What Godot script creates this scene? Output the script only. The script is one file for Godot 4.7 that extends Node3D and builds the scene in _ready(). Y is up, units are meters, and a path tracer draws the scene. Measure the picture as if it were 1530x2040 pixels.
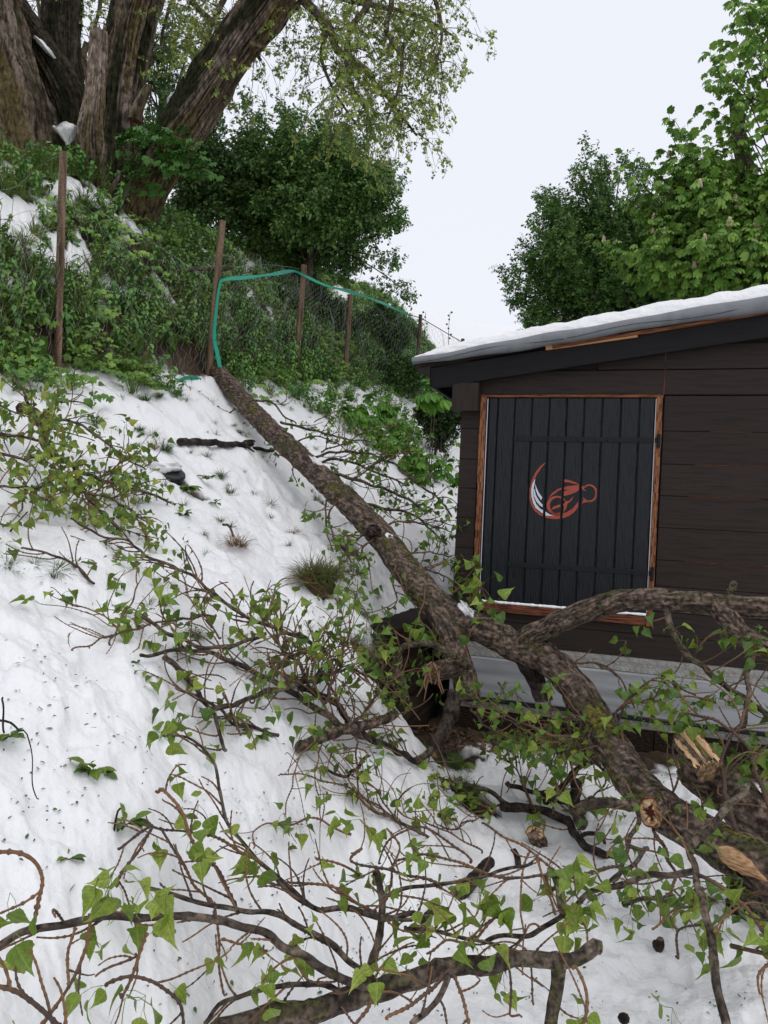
extends Node3D

const F := 1532.0
const EYE := 1.6
const CR := 0.998765
const SR := 0.049680
const UPV := Vector3(0, 1, 0)
const AX := 0.3102
const AZ := -0.9507
var U := Vector3(0.9507, 0, 0.3102)
var N := Vector3(-0.3102, 0, 0.9507)
var CORNER := Vector3.ZERO
var rng := RandomNumberGenerator.new()
var nz := FastNoiseLite.new()
var nf := FastNoiseLite.new()
var taken := {}
var M := {}
var TX := {}
var leafbook := {}
var leaf_meshes: Array = []
var leaf_mats: Array = []
var crown_from := 0.30
var bare: Array = []
var roots := {}


class MB:
	var v := PackedVector3Array()
	var n := PackedVector3Array()
	var c := PackedColorArray()
	var uv := PackedVector2Array()
	var ix := PackedInt32Array()

	func add(p: Vector3, nn: Vector3, col := Color.WHITE, t := Vector2.ZERO) -> int:
		v.append(p)
		n.append(nn)
		c.append(col)
		uv.append(t)
		return v.size() - 1

	func tri(a: int, b: int, d: int) -> void:
		ix.append(a)
		ix.append(b)
		ix.append(d)

	# a flat quad, corners clockwise from outside
	func quad(a: Vector3, b: Vector3, d: Vector3, e: Vector3, col := Color.WHITE, ta := Vector2.ZERO, tb := Vector2.ZERO, td := Vector2.ZERO, te := Vector2.ZERO) -> void:
		var nn := (d - a).cross(b - a).normalized()
		if nn == Vector3.ZERO:
			nn = (e - a).cross(d - a).normalized()
		var i := add(a, nn, col, ta)
		add(b, nn, col, tb)
		add(d, nn, col, td)
		add(e, nn, col, te)
		tri(i, i + 1, i + 2)
		tri(i, i + 2, i + 3)

	func flat_tri(a: Vector3, b: Vector3, d: Vector3, col := Color.WHITE) -> void:
		var nn := (d - a).cross(b - a).normalized()
		var i := add(a, nn, col)
		add(b, nn, col)
		add(d, nn, col)
		tri(i, i + 1, i + 2)

	func auto_normals() -> void:
		var acc := PackedVector3Array()
		acc.resize(v.size())
		for k in range(0, ix.size(), 3):
			var a := ix[k]
			var b := ix[k + 1]
			var d := ix[k + 2]
			var nn := (v[d] - v[a]).cross(v[b] - v[a])
			acc[a] += nn
			acc[b] += nn
			acc[d] += nn
		for k in v.size():
			n[k] = acc[k].normalized() if acc[k].length_squared() > 1e-18 else Vector3.UP

	func mesh(shift := Vector3.ZERO) -> ArrayMesh:
		if shift != Vector3.ZERO:
			for k in v.size():
				v[k] -= shift
		var arr := []
		arr.resize(Mesh.ARRAY_MAX)
		arr[Mesh.ARRAY_VERTEX] = v
		arr[Mesh.ARRAY_NORMAL] = n
		arr[Mesh.ARRAY_COLOR] = c
		arr[Mesh.ARRAY_TEX_UV] = uv
		arr[Mesh.ARRAY_INDEX] = ix
		var m := ArrayMesh.new()
		m.add_surface_from_arrays(Mesh.PRIMITIVE_TRIANGLES, arr)
		return m


# ---------------------------------------------------------------- places
func ray(px: float, py: float) -> Vector3:
	var x := (px - 765.0) / F
	var y := (1020.0 - py) / F
	return Vector3(x * CR - y * SR, x * SR + y * CR, -1.0)


func P(px: float, py: float, d: float) -> Vector3:
	return Vector3(0, EYE, 0) + ray(px, py) * d


func ramp(x: float, w: float) -> float:
	return 0.0 if x < -w else (x if x > w else (x + w) * (x + w) / (4.0 * w))


func sst(x: float) -> Vector2:
	return Vector2(x, x)


func H(x: float, z: float) -> float:
	var s := x * AX + z * AZ
	var t := -x * 0.9507 - z * 0.3102
	s = clampf(s, -4.0, 45.0)
	var h := 1.08 * ramp(t - 0.70, 0.32) - 0.395 * ramp(t - 1.6, 0.4)
	h += (s - 7.6) * 0.16 * smoothstep(0.8, 4.65, t)
	if t > 4.4:
		h += 0.3 * smoothstep(4.66, 4.95, t) + 0.50 * ramp(t - 4.75, 0.15) - 1.11 * ramp(t - 6.35, 0.5)
	if s > 10.0:
		h += 0.0012 * (s - 10.0) * (s - 10.0) * smoothstep(0.8, 4.65, t)
	if t > 5.0:   # the rise the old tree stands on
		h += 0.34 * exp(-((x + 3.25) * (x + 3.25) + (z + 9.1) * (z + 9.1)) / 0.9)
	if s > 4.0 and t < 1.6:
		var cut := smoothstep(4.02, 4.5, s) * (1.0 - smoothstep(1.40, 1.47, t))
		h = lerpf(h, 0.1, cut)
	return h


func G(px: float, py: float, lift := 0.0) -> Vector3:
	var r := ray(px, py)
	var d := 0.7
	var last := d
	while d < 60.0:
		var p := Vector3(0, EYE, 0) + r * d
		if p.y - H(p.x, p.z) < lift:
			var lo := last
			var hi := d
			for k in 12:
				var m := (lo + hi) / 2.0
				p = Vector3(0, EYE, 0) + r * m
				if p.y - H(p.x, p.z) < lift:
					hi = m
				else:
					lo = m
			return Vector3(0, EYE, 0) + r * hi
		last = d
		d *= 1.02
	return Vector3(0, EYE, 0) + r * 12.0


func gl(a: Array, lift0: float, lift1: float) -> PackedVector3Array:
	var out := PackedVector3Array()
	var k := a.size() / 2
	for i in k:
		out.append(G(a[2 * i], a[2 * i + 1], lerpf(lift0, lift1, float(i) / maxf(1, k - 1))))
	return out


func dl(a: Array, d0: float, d1: float) -> PackedVector3Array:
	var out := PackedVector3Array()
	var k := a.size() / 2
	for i in k:
		out.append(P(a[2 * i], a[2 * i + 1], lerpf(d0, d1, float(i) / maxf(1, k - 1))))
	return out


# a point of the shed: along its front, up, out of its front
func W(u: float, y: float, o: float) -> Vector3:
	return CORNER + U * u + UPV * y + N * o


# the same, for what is seen at (u, y) on the wall but stands o before it
func WA(u: float, y: float, o: float) -> Vector3:
	var k := (5.42 - o) / 5.42
	return W(1.22 + (u - 1.22) * k, EYE + (y - EYE) * k, o)


# seen at a pixel, on the plane o before the wall
func WP(px: float, py: float, o: float) -> Vector2:
	var r := ray(px, py)
	var d := (5.42 - o) / (r.x * AX + r.z * AZ)
	var p := Vector3(0, EYE, 0) + r * d
	return Vector2((p - CORNER).dot(U), p.y)


# where weeds grow through (above 0) or snow lies (below 0) on the bank behind the fence
func patchy(x: float, z: float) -> float:
	var s := x * AX + z * AZ
	var t := -x * 0.9507 - z * 0.3102
	return nz.get_noise_2d(s * 0.75 + t * 0.7 + 11.0, t * 2.2 - s * 0.5) + 0.95 * nz.get_noise_2d(x * 4.2, z * 4.2 + 5.0) + 0.55 * smoothstep(6.0, 7.6, s) - 0.35 * smoothstep(9.6, 10.6, s) * smoothstep(5.0, 5.4, t) - 0.13


# ---------------------------------------------------------------- objects
func numbered(called: String) -> String:
	var k: int = taken.get(called, 0)
	taken[called] = k + 1
	return called if k == 0 else "%s_%03d" % [called, k]


func tag(o: Node3D, label: String, category := "", group := "", kind := "") -> Node3D:
	if label:
		o.set_meta("label", label)
	if category:
		o.set_meta("category", category)
	if group:
		o.set_meta("group", group)
	if kind:
		o.set_meta("kind", kind)
	return o


func thing(called: String, at: Vector3, label: String, category: String, group := "") -> Node3D:
	var o := Node3D.new()
	o.name = numbered(called)
	add_child(o)
	o.position = at
	roots[o] = at
	tag(o, label, category, group)
	return o


func origin_of(parent: Node) -> Vector3:
	return roots.get(parent, Vector3.ZERO)


func obj(called: String, mb: MB, m: Material, parent: Node = self) -> MeshInstance3D:
	var o := MeshInstance3D.new()
	o.name = numbered(called) if parent == self else called
	o.mesh = mb.mesh(origin_of(parent))
	o.material_override = m
	parent.add_child(o, true)
	roots[o] = origin_of(parent)
	return o


func many(called: String, mesh: Mesh, m: Material, xf: Array, tints: Array, parent: Node = self) -> MultiMeshInstance3D:
	var mm := MultiMesh.new()
	mm.transform_format = MultiMesh.TRANSFORM_3D
	mm.use_colors = true
	mm.mesh = mesh
	mm.instance_count = xf.size()
	var off := origin_of(parent)
	for i in xf.size():
		var t: Transform3D = xf[i]
		t.origin -= off
		mm.set_instance_transform(i, t)
		mm.set_instance_color(i, tints[i % tints.size()])
	var o := MultiMeshInstance3D.new()
	o.name = numbered(called) if parent == self else called
	o.multimesh = mm
	o.material_override = m
	parent.add_child(o, true)
	o.set_meta("kind", "stuff")
	return o


# ---------------------------------------------------------------- materials
func lin(r: float, g: float, b: float) -> Color:
	return Color(r, g, b).linear_to_srgb()


func noise_tex(key: String, freq: float, oct: int, lo: float, hi: float, kind := 3, w := 512, h := 512, contrast := 0.0) -> NoiseTexture2D:
	if TX.has(key):
		return TX[key]
	var f := FastNoiseLite.new()
	f.noise_type = kind
	f.frequency = freq
	f.fractal_octaves = oct
	f.seed = key.hash() % 10000
	var t := NoiseTexture2D.new()
	t.width = w
	t.height = h
	t.seamless = true
	t.noise = f
	var g := Gradient.new()
	g.set_color(0, Color(lo, lo, lo))
	g.set_color(1, Color(hi, hi, hi))
	if contrast > 0.0:
		g.set_offset(0, contrast)
		g.set_offset(1, 1.0 - contrast)
	t.color_ramp = g
	TX[key] = t
	return t


func mat(key: String, col: Color, rough := 0.8, spec := 0.4) -> StandardMaterial3D:
	if M.has(key):
		return M[key]
	var m := StandardMaterial3D.new()
	m.resource_name = key
	m.albedo_color = col
	m.roughness = rough
	m.metallic_specular = spec
	m.vertex_color_use_as_albedo = true
	M[key] = m
	return m


func relief(m: StandardMaterial3D, tex: Texture2D, cm: float, scale: Vector3, tri := true) -> StandardMaterial3D:
	m.heightmap_enabled = true
	m.heightmap_texture = tex
	m.heightmap_scale = cm
	m.uv1_scale = scale
	if tri:
		m.uv1_triplanar = true
		m.uv1_world_triplanar = true
	return m


func make_materials() -> void:
	var fine := noise_tex("fine", 0.03, 5, 0.0, 1.0)
	var grainy := noise_tex("grainy", 0.05, 4, 0.55, 1.15, 3, 512, 512, 0.2)
	var m := mat("snow", lin(1, 1, 1), 0.55, 0.35)
	relief(m, noise_tex("snowgrain", 0.02, 5, 0.0, 1.0), 0.7, Vector3(3.3, 3.3, 3.3))
	m = mat("bark", lin(1, 1, 1), 0.85, 0.3)
	m.albedo_texture = noise_tex("barktone", 0.035, 5, 0.35, 1.3, 3, 512, 512, 0.2)
	relief(m, fine, 1.6, Vector3(3, 3, 3))
	m = mat("old_bark", lin(1, 1, 1), 0.9, 0.3)
	m.albedo_texture = noise_tex("oldtone", 0.03, 5, 0.45, 1.25, 3, 512, 512, 0.2)
	relief(m, fine, 5.0, Vector3(1.6, 0.6, 1.6))
	m = mat("twig", lin(1, 1, 1), 0.75, 0.35)
	m = mat("wood", lin(1, 1, 1), 0.7, 0.3)
	m.albedo_texture = grainy
	relief(m, fine, 0.3, Vector3(2, 8, 2))
	# painted boards: grain runs along the v of their texture
	m = mat("black_paint", lin(0.0075, 0.009, 0.0122), 0.42, 0.4)
	m.albedo_texture = noise_tex("paintgrain", 0.02, 5, 0.5, 1.5, 3, 512, 512, 0.15)
	m.roughness_texture = noise_tex("paintshine", 0.012, 4, 0.55, 1.2)
	relief(m, noise_tex("grainlines", 0.03, 4, 0.0, 1.0), 0.35, Vector3(9, 0.7, 1), false)
	m = mat("brown_paint", lin(0.0265, 0.0180, 0.0138), 0.65, 0.35)
	m.albedo_texture = noise_tex("browngrain", 0.014, 5, 0.82, 1.18, 3, 512, 512, 0.15)
	relief(m, noise_tex("grainlines", 0.03, 4, 0.0, 1.0), 0.12, Vector3(6, 0.5, 1), false)
	m = mat("fascia_paint", lin(0.0080, 0.0078, 0.0080), 0.6, 0.3)
	m.albedo_texture = noise_tex("browngrain", 0.014, 5, 0.72, 1.28, 3, 512, 512, 0.15)
	m.uv1_scale = Vector3(6, 0.5, 1)
	m = mat("raw_wood", lin(0.30, 0.115, 0.045), 0.6, 0.4)
	m.albedo_texture = noise_tex("rawgrain", 0.02, 5, 0.3, 1.25, 3, 512, 512, 0.15)
	relief(m, noise_tex("grainlines", 0.03, 4, 0.0, 1.0), 0.3, Vector3(10, 0.8, 1), false)
	m = mat("lath_wood", lin(0.52, 0.26, 0.11), 0.6, 0.4)
	m.albedo_texture = noise_tex("rawgrain2", 0.02, 4, 0.75, 1.1)
	m.uv1_scale = Vector3(8, 0.6, 1)
	m = mat("plaster", lin(0.40, 0.39, 0.36), 0.9, 0.3)
	m.albedo_texture = noise_tex("plastertone", 0.01, 5, 0.72, 1.1)
	relief(m, fine, 0.8, Vector3(6, 6, 6))
	m = mat("grey_paint", lin(0.36, 0.365, 0.375), 0.65, 0.35)
	m.albedo_texture = noise_tex("greygrain", 0.008, 5, 0.8, 1.1)
	relief(m, noise_tex("grainlines", 0.03, 4, 0.0, 1.0), 0.05, Vector3(4, 0.35, 1), false)
	m = mat("dark_metal", lin(0.0085, 0.009, 0.011), 0.6, 0.35)
	m = mat("zinc", lin(0.185, 0.195, 0.205), 0.55, 0.5)
	m.albedo_texture = noise_tex("zinctone", 0.012, 5, 0.85, 1.1)
	m.uv1_triplanar = true
	m.uv1_world_triplanar = true
	m.uv1_scale = Vector3(2, 2, 2)
	m = mat("red_paint", lin(0.36, 0.068, 0.038), 0.5, 0.4)
	m = mat("white_paint", lin(0.62, 0.66, 0.72), 0.5, 0.4)
	m = mat("strap", lin(0.008, 0.30, 0.20), 0.45, 0.4)
	m = mat("wire", lin(0.30, 0.31, 0.30), 0.5, 0.5)
	m = mat("plastic", lin(0.016, 0.017, 0.022), 0.4, 0.5)
	m = mat("sleeper", lin(0.038, 0.024, 0.017), 0.85, 0.3)
	m.albedo_texture = grainy
	relief(m, fine, 1.5, Vector3(4, 4, 4))
	m = mat("soil", lin(0.03, 0.022, 0.016), 0.95, 0.2)
	for k in [["leaf_a", 0.205, 0.310, 0.045], ["leaf_b", 0.290, 0.400, 0.062], ["leaf_c", 0.390, 0.480, 0.092], ["leaf_d", 0.105, 0.200, 0.038], ["leaf_e", 0.375, 0.390, 0.060]]:
		m = mat(k[0], lin(k[1], k[2], k[3]), 0.42, 0.4)
		m.backlight_enabled = true
		m.backlight = Color(0.50, 0.55, 0.12)
		m.albedo_texture = leaf_texture()
		leaf_mats.append(m)
	for k in [["chestnut_leaf", 0.085, 0.215, 0.024], ["chestnut_leaf_light", 0.14, 0.30, 0.034]]:
		m = mat(k[0], lin(k[1], k[2], k[3]), 0.45, 0.4)
		m.backlight_enabled = true
		m.backlight = Color(0.45, 0.55, 0.1)
	for k in [["foliage", 1.0, 1.0, 1.0]]:
		m = mat(k[0], lin(k[1], k[2], k[3]), 0.5, 0.4)
		m.backlight_enabled = true
		m.backlight = Color(0.5, 0.5, 0.5)
	m = mat("grass", lin(1, 1, 1), 0.6, 0.3)
	m.backlight_enabled = true
	m.backlight = Color(0.4, 0.4, 0.3)


func leaf_texture() -> Texture2D:
	if TX.has("leafveins"):
		return TX.leafveins
	var im := Image.create(128, 128, false, Image.FORMAT_RGB8)
	for y in 128:
		for x in 128:
			var u := absf(x / 127.0 - 0.5)
			var v := y / 127.0
			var g := 0.82 + 0.09 * nz.get_noise_2d(x * 0.03, y * 0.03) + 0.03 * nz.get_noise_2d(x * 0.25, y * 0.25)
			var q := fposmod((v - u * 0.75) * 7.0, 1.0)
			g += 0.16 * maxf(0.0, 1.0 - absf(q - 0.5) * 12.0) * (1.0 - smoothstep(0.3, 0.5, u))
			g += 0.26 * maxf(0.0, 1.0 - u * 42.0)
			g = clampf(g, 0.0, 1.0)
			im.set_pixel(x, y, Color(g, g * (0.97 + 0.03 * g), g * 0.95))
	TX.leafveins = ImageTexture.create_from_image(im)
	return TX.leafveins


# ---------------------------------------------------------------- shapes
func smooth(p: PackedVector3Array, step: float) -> PackedVector3Array:
	var out := PackedVector3Array()
	for i in p.size() - 1:
		var a := p[maxi(i - 1, 0)]
		var b := p[i]
		var c := p[i + 1]
		var d := p[mini(i + 2, p.size() - 1)]
		var k := maxi(1, int(b.distance_to(c) / step))
		for j in k:
			out.append(b.cubic_interpolate(c, a, d, float(j) / k))
	out.append(p[p.size() - 1])
	return out


func taper(k: int, r0: float, r1: float) -> PackedFloat32Array:
	var out := PackedFloat32Array()
	for i in k:
		out.append(lerpf(r0, r1, float(i) / maxf(1, k - 1)))
	return out


func radii_along(k: int, list: Array) -> PackedFloat32Array:
	var out := PackedFloat32Array()
	for i in k:
		var f := float(i) / maxf(1, k - 1) * (list.size() - 1)
		var j := mini(int(f), list.size() - 2)
		out.append(lerpf(list[j], list[j + 1], f - j))
	return out


# styles: 0 knobbly orange shoot, 1 grey branch, 2 scaly bark of the fallen trunk, 3 furrowed bark of the old poplar, 4 dark dead wood, 5 post
func tube(mb: MB, pts: PackedVector3Array, rad: PackedFloat32Array, sides: int, style: int, capcol := Color(-1, 0, 0), seed_s := 0.0) -> void:
	var k := pts.size()
	var nn := Vector3.ZERO
	var s := seed_s
	var first := mb.v.size()
	for i in k:
		var tt := (pts[mini(i + 1, k - 1)] - pts[maxi(i - 1, 0)]).normalized()
		if nn == Vector3.ZERO:
			nn = tt.cross(UPV if absf(tt.y) < 0.9 else Vector3.RIGHT).normalized()
		nn = (nn - tt * nn.dot(tt)).normalized()
		var bb := tt.cross(nn)
		if i > 0:
			s += pts[i].distance_to(pts[i - 1])
		var r := rad[i]
		var base := Color.WHITE
		match style:
			0:
				var w := sin(s * 400.0 + sin(s * 41.0) * 2.0)
				r *= 0.84 + (0.45 + 0.45 * nz.get_noise_2d(s * 12.0, seed_s)) * maxf(0.0, w) * maxf(0.0, w)
				var q := clampf(nz.get_noise_2d(s * 3.0, seed_s * 7.0) + 0.42 + (0.0042 - rad[i]) * 150.0, 0.0, 1.0)
				base = Color(0.085, 0.058, 0.046).lerp(Color(0.225, 0.122, 0.063), q)
				if w > 0.5:
					base = base * 0.8
			1:
				var w1 := sin(s * 75.0 + sin(s * 17.0) * 2.5)
				r *= 0.95 + 0.16 * pow(maxf(0.0, w1), 4.0) + 0.06 * nz.get_noise_2d(s * 20.0, seed_s)
				base = Color(0.090, 0.069, 0.056).lerp(Color(0.205, 0.160, 0.122), clampf(nz.get_noise_2d(s * 9.0, seed_s * 3.0) * 1.3 + 0.45, 0, 1))
			4:
				r *= 1.0 + 0.05 * nz.get_noise_2d(s * 14.0, seed_s)
				base = Color(0.036, 0.028, 0.023).lerp(Color(0.095, 0.074, 0.060), clampf(nz.get_noise_2d(s * 12.0, seed_s * 3.0) + 0.4, 0, 1))
		for j in sides:
			var a := TAU * j / sides
			var ca := cos(a)
			var sa := sin(a)
			var dir := nn * ca + bb * sa
			var rr := r
			var col := base
			if style == 1 or style == 4:
				var e := nz.get_noise_3d(ca * 0.7 + seed_s, sa * 0.7, s * 16.0)
				rr *= 1.0 + (0.10 if style == 1 else 0.20) * e
				col = base * (1.0 + 0.5 * e)
				if style == 1 and r > 0.012:
					var li := nz.get_noise_3d(ca * 1.2 + seed_s, sa * 1.2 + 9.0, s * 6.0)
					if li > 0.18:
						col = col.lerp(Color(0.14, 0.13, 0.055), clampf((li - 0.18) * 5.0, 0, 0.8))
			elif style == 2:
				var e2 := nz.get_noise_3d(ca * 1.6 + seed_s, sa * 1.6, s * 5.0)
				var fl := 0.75 * nz.get_noise_3d(ca * 3.2 - 7.0, sa * 3.2, s * 21.0) + 0.5 * nz.get_noise_3d(ca * 6.0, sa * 6.0, s * 52.0)
				rr *= 1.0 + 0.07 * e2 + 0.045 * fl
				col = Color(0.052, 0.039, 0.031).lerp(Color(0.115, 0.086, 0.068), clampf(e2 + 0.5, 0, 1))
				if fl > -0.02:
					col = col.lerp(Color(0.33, 0.235, 0.18), clampf((fl + 0.02) * 4.0, 0, 0.85))
				var mo := nz.get_noise_3d(ca * 1.1 + 21.0 + seed_s, sa * 1.1, s * 2.3) + 0.3 * nz.get_noise_3d(ca * 5.0, sa * 5.0 + 4.0, s * 24.0) + 0.12 * dir.y
				if mo > 0.38:
					col = col.lerp(Color(0.085, 0.088, 0.034), clampf((mo - 0.38) * 5.0, 0, 0.8))
				if mo > 0.72:
					col = col.lerp(Color(0.21, 0.18, 0.03), clampf((mo - 0.72) * 7.0, 0, 0.9))
			elif style == 3:
				var sr := s * 0.9
				var fu := 1.0 - 2.4 * absf(nz.get_noise_3d(ca * 4.2 + seed_s, sa * 4.2, sr * 0.55))
				fu = fu * 0.62 + 0.5 * (1.0 - 2.6 * absf(nz.get_noise_3d(ca * 10.0 + seed_s, sa * 10.0, sr * 1.7)))
				var lump := nz.get_noise_3d(ca * 0.9, sa * 0.9 + seed_s, sr * 0.9)
				rr += r * 0.10 * lump + minf(r, 0.35) * 0.17 * (0.5 - fu)
				col = Color(0.190, 0.145, 0.100).lerp(Color(0.022, 0.017, 0.011), clampf(fu * 1.15 - 0.05, 0, 1))
				var pale := nz.get_noise_3d(ca * 1.2 + 40.0, sa * 1.2 + seed_s, sr * 0.7)
				if pale > 0.05:
					col = col.lerp(Color(0.30, 0.235, 0.19), clampf((pale - 0.05) * 2.5, 0, 0.7) * clampf(1.2 - fu, 0, 1))
				var mo3 := nz.get_noise_3d(ca * 1.0 + 70.0 + seed_s, sa, sr * 0.6) + 0.75 * dir.y - 0.25 * dir.x + 0.25 * nz.get_noise_3d(ca * 6.0, sa * 6.0, sr * 7.0)
				if mo3 > 0.12:
					col = col.lerp(Color(0.026, 0.030, 0.010), clampf((mo3 - 0.12) * 4.0, 0, 0.92))
				elif mo3 < -0.38:
					col = col.lerp(Color(0.14, 0.105, 0.03), clampf((-0.38 - mo3) * 4.0, 0, 0.6))
			elif style == 5:
				var e5 := nz.get_noise_3d(ca * 1.5 + seed_s, sa * 1.5, s * 1.4) + 0.5 * nz.get_noise_3d(ca * 8.0, sa * 8.0, s * 5.0)
				rr *= 1.0 + 0.08 * e5
				col = Color(0.235, 0.155, 0.10).lerp(Color(0.19, 0.165, 0.13), clampf(1.0 - s * 0.8, 0, 1)) * (1.0 + 0.7 * e5)
			mb.add(pts[i] + dir * rr, dir, col)
		if i > 0:
			var b0 := first + (i - 1) * sides
			for j in sides:
				var j2 := (j + 1) % sides
				mb.ix.append_array([b0 + j, b0 + sides + j, b0 + j2, b0 + j2, b0 + sides + j, b0 + sides + j2])
	# ends
	for e in 2:
		var i0 := first if e == 0 else first + (k - 1) * sides
		var pe := pts[0] if e == 0 else pts[k - 1]
		var te := (pts[0] - pts[1]).normalized() if e == 0 else (pts[k - 1] - pts[k - 2]).normalized()
		var cc := mb.c[i0] if capcol.r < 0.0 else capcol
		var m0 := mb.add(pe + te * rad[0 if e == 0 else k - 1] * (0.15 if capcol.r >= 0.0 else 0.5), te, cc)
		var ring := mb.v.size()
		for j in sides:
			mb.add(mb.v[i0 + j], te, cc)
		for j in sides:
			if e == 0:
				mb.tri(m0, ring + j, ring + (j + 1) % sides)
			else:
				mb.tri(m0, ring + (j + 1) % sides, ring + j)


# a straight board or bar with chamfered long edges; (a, b) its ends, w across side, h along up
func beam(mb: MB, a: Vector3, b: Vector3, up: Vector3, w: float, h: float, ch := 0.004, col := Color.WHITE, v0 := 0.0) -> void:
	var t := (b - a).normalized()
	var s := t.cross(up).normalized()
	up = s.cross(t).normalized()
	var L := a.distance_to(b)
	var q := [Vector2(-w / 2, -h / 2 + ch), Vector2(-w / 2, h / 2 - ch), Vector2(-w / 2 + ch, h / 2), Vector2(w / 2 - ch, h / 2), Vector2(w / 2, h / 2 - ch), Vector2(w / 2, -h / 2 + ch), Vector2(w / 2 - ch, -h / 2), Vector2(-w / 2 + ch, -h / 2)]
	var run := 0.0
	for k in 8:
		var c0: Vector2 = q[k]
		var c1: Vector2 = q[(k + 1) % 8]
		var p0 := s * c0.x + up * c0.y
		var p1 := s * c1.x + up * c1.y
		var l := c0.distance_to(c1)
		mb.quad(a + p0, b + p0, b + p1, a + p1, col, Vector2(run + v0, v0), Vector2(run + v0, v0 + L), Vector2(run + l + v0, v0 + L), Vector2(run + l + v0, v0))
		run += l
	for e in 2:
		var o := a if e == 0 else b
		var nn := -t if e == 0 else t
		var i0 := mb.v.size()
		for k in 8:
			mb.add(o + s * q[k].x + up * q[k].y, nn, col, Vector2(q[k].x + v0, q[k].y + v0))
		for k in range(1, 7):
			if e == 0:
				mb.tri(i0, i0 + k, i0 + k + 1)
			else:
				mb.tri(i0, i0 + k + 1, i0 + k)


# a lumpy closed blob
func blob(mb: MB, c: Vector3, r: Vector3, seed_s: float, col: Color, amp := 0.25, rings := 14, segs := 20, turn := Basis()) -> void:
	var i0 := mb.v.size()
	for i in rings + 1:
		var th := PI * i / rings
		for j in segs:
			var a := TAU * j / segs
			var d := Vector3(sin(th) * cos(a), cos(th), sin(th) * sin(a))
			var q := 1.0 + amp * nz.get_noise_3d(d.x * 1.6 + seed_s, d.y * 1.6, d.z * 1.6) + amp * 0.4 * nz.get_noise_3d(d.x * 5.0 + seed_s, d.y * 5.0, d.z * 5.0)
			mb.add(c + turn * (d * r * q), d, col)
	for i in rings:
		for j in segs:
			var j2 := (j + 1) % segs
			var a0 := i0 + i * segs
			mb.ix.append_array([a0 + j, a0 + segs + j, a0 + j2, a0 + j2, a0 + segs + j, a0 + segs + j2])
	mb.auto_normals()


func rnd(a: float, b: float) -> float:
	return rng.randf_range(a, b)


func rvec() -> Vector3:
	var z := rnd(-1, 1)
	var a := rnd(0, TAU)
	var q := sqrt(1.0 - z * z)
	return Vector3(q * cos(a), z, q * sin(a))


func facing(d: Vector3, up: Vector3) -> Basis:
	d = d.normalized()
	var x := up.cross(d)
	if x.length_squared() < 1e-6:
		x = Vector3(1, 0, 0.2).cross(d)
	x = x.normalized()
	return Basis(x, d.cross(x), d)


# half outline [z, half width] of a blade along +z, lying in xz, with a midrib fold
func blade(mb: MB, outline: Array, at: Transform3D, fold: float, droop: float, wave: float, c_mid: Color, c_edge: Color) -> void:
	var i0 := mb.v.size()
	var k := outline.size()
	for i in k:
		var z: float = outline[i][0]
		var w: float = outline[i][1]
		var y := -droop * z * z
		for sd in 3:
			var x: float = [-w, 0.0, w][sd]
			var yy: float = y + fold * absf(x) + (wave * sin(z * 9.0 + x * 5.0) if sd != 1 else 0.0)
			mb.add(at * Vector3(x, yy, z), at.basis.y.normalized(), c_mid if sd == 1 else c_edge, Vector2(x + 0.5, clampf(z, 0.0, 1.0)))
	for i in k - 1:
		for sd in 2:
			var a := i0 + i * 3 + sd
			mb.ix.append_array([a, a + 1, a + 3, a + 1, a + 4, a + 3])


func stalk(mb: MB, a: Vector3, b: Vector3, r: float, col: Color) -> void:
	var t := (b - a).normalized()
	var x := t.cross(Vector3(0.3, 1, 0.2)).normalized() * r
	var y := t.cross(x).normalized() * r
	mb.quad(a - x, b - x, b + x, a + x, col)
	mb.quad(a - y, b - y, b + y, a + y, col)


const POPLAR := [[0.0, 0.03], [-0.01, 0.20], [0.04, 0.36], [0.13, 0.45], [0.22, 0.435], [0.30, 0.415], [0.38, 0.355], [0.46, 0.325], [0.55, 0.245], [0.63, 0.215], [0.74, 0.12], [0.86, 0.06], [1.06, 0.0]]
const OVATE := [[0.0, 0.0], [0.2, 0.26], [0.5, 0.32], [0.8, 0.17], [1.0, 0.0]]
const LEAFLET := [[0.0, 0.02], [0.35, 0.12], [0.65, 0.21], [0.85, 0.17], [1.0, 0.0]]


func make_leaf_meshes() -> void:
	for k in 5:
		var mb := MB.new()
		var pl := 0.75 + 0.1 * k
		stalk(mb, Vector3.ZERO, Vector3(0.03, 0.10, pl * 0.5), 0.013, Color(1.5, 1.25, 1.0))
		stalk(mb, Vector3(0.03, 0.10, pl * 0.5), Vector3(0, 0, pl), 0.013, Color(1.5, 1.25, 1.0))
		var at := Transform3D(Basis(Vector3(1, 0, 0), [0.2, 0.5, 0.9, 0.3, 0.7][k]), Vector3(0, 0, pl))
		blade(mb, POPLAR, at, [0.5, 0.3, -0.35, 0.85, 0.55][k], [0.3, 0.55, 0.5, 0.2, 0.75][k], [0.035, 0.055, 0.04, 0.045, 0.06][k], Color(1.25, 1.15, 1.15), Color(0.92, 0.95, 0.9))
		mb.auto_normals()
		leaf_meshes.append(mb.mesh())


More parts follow.
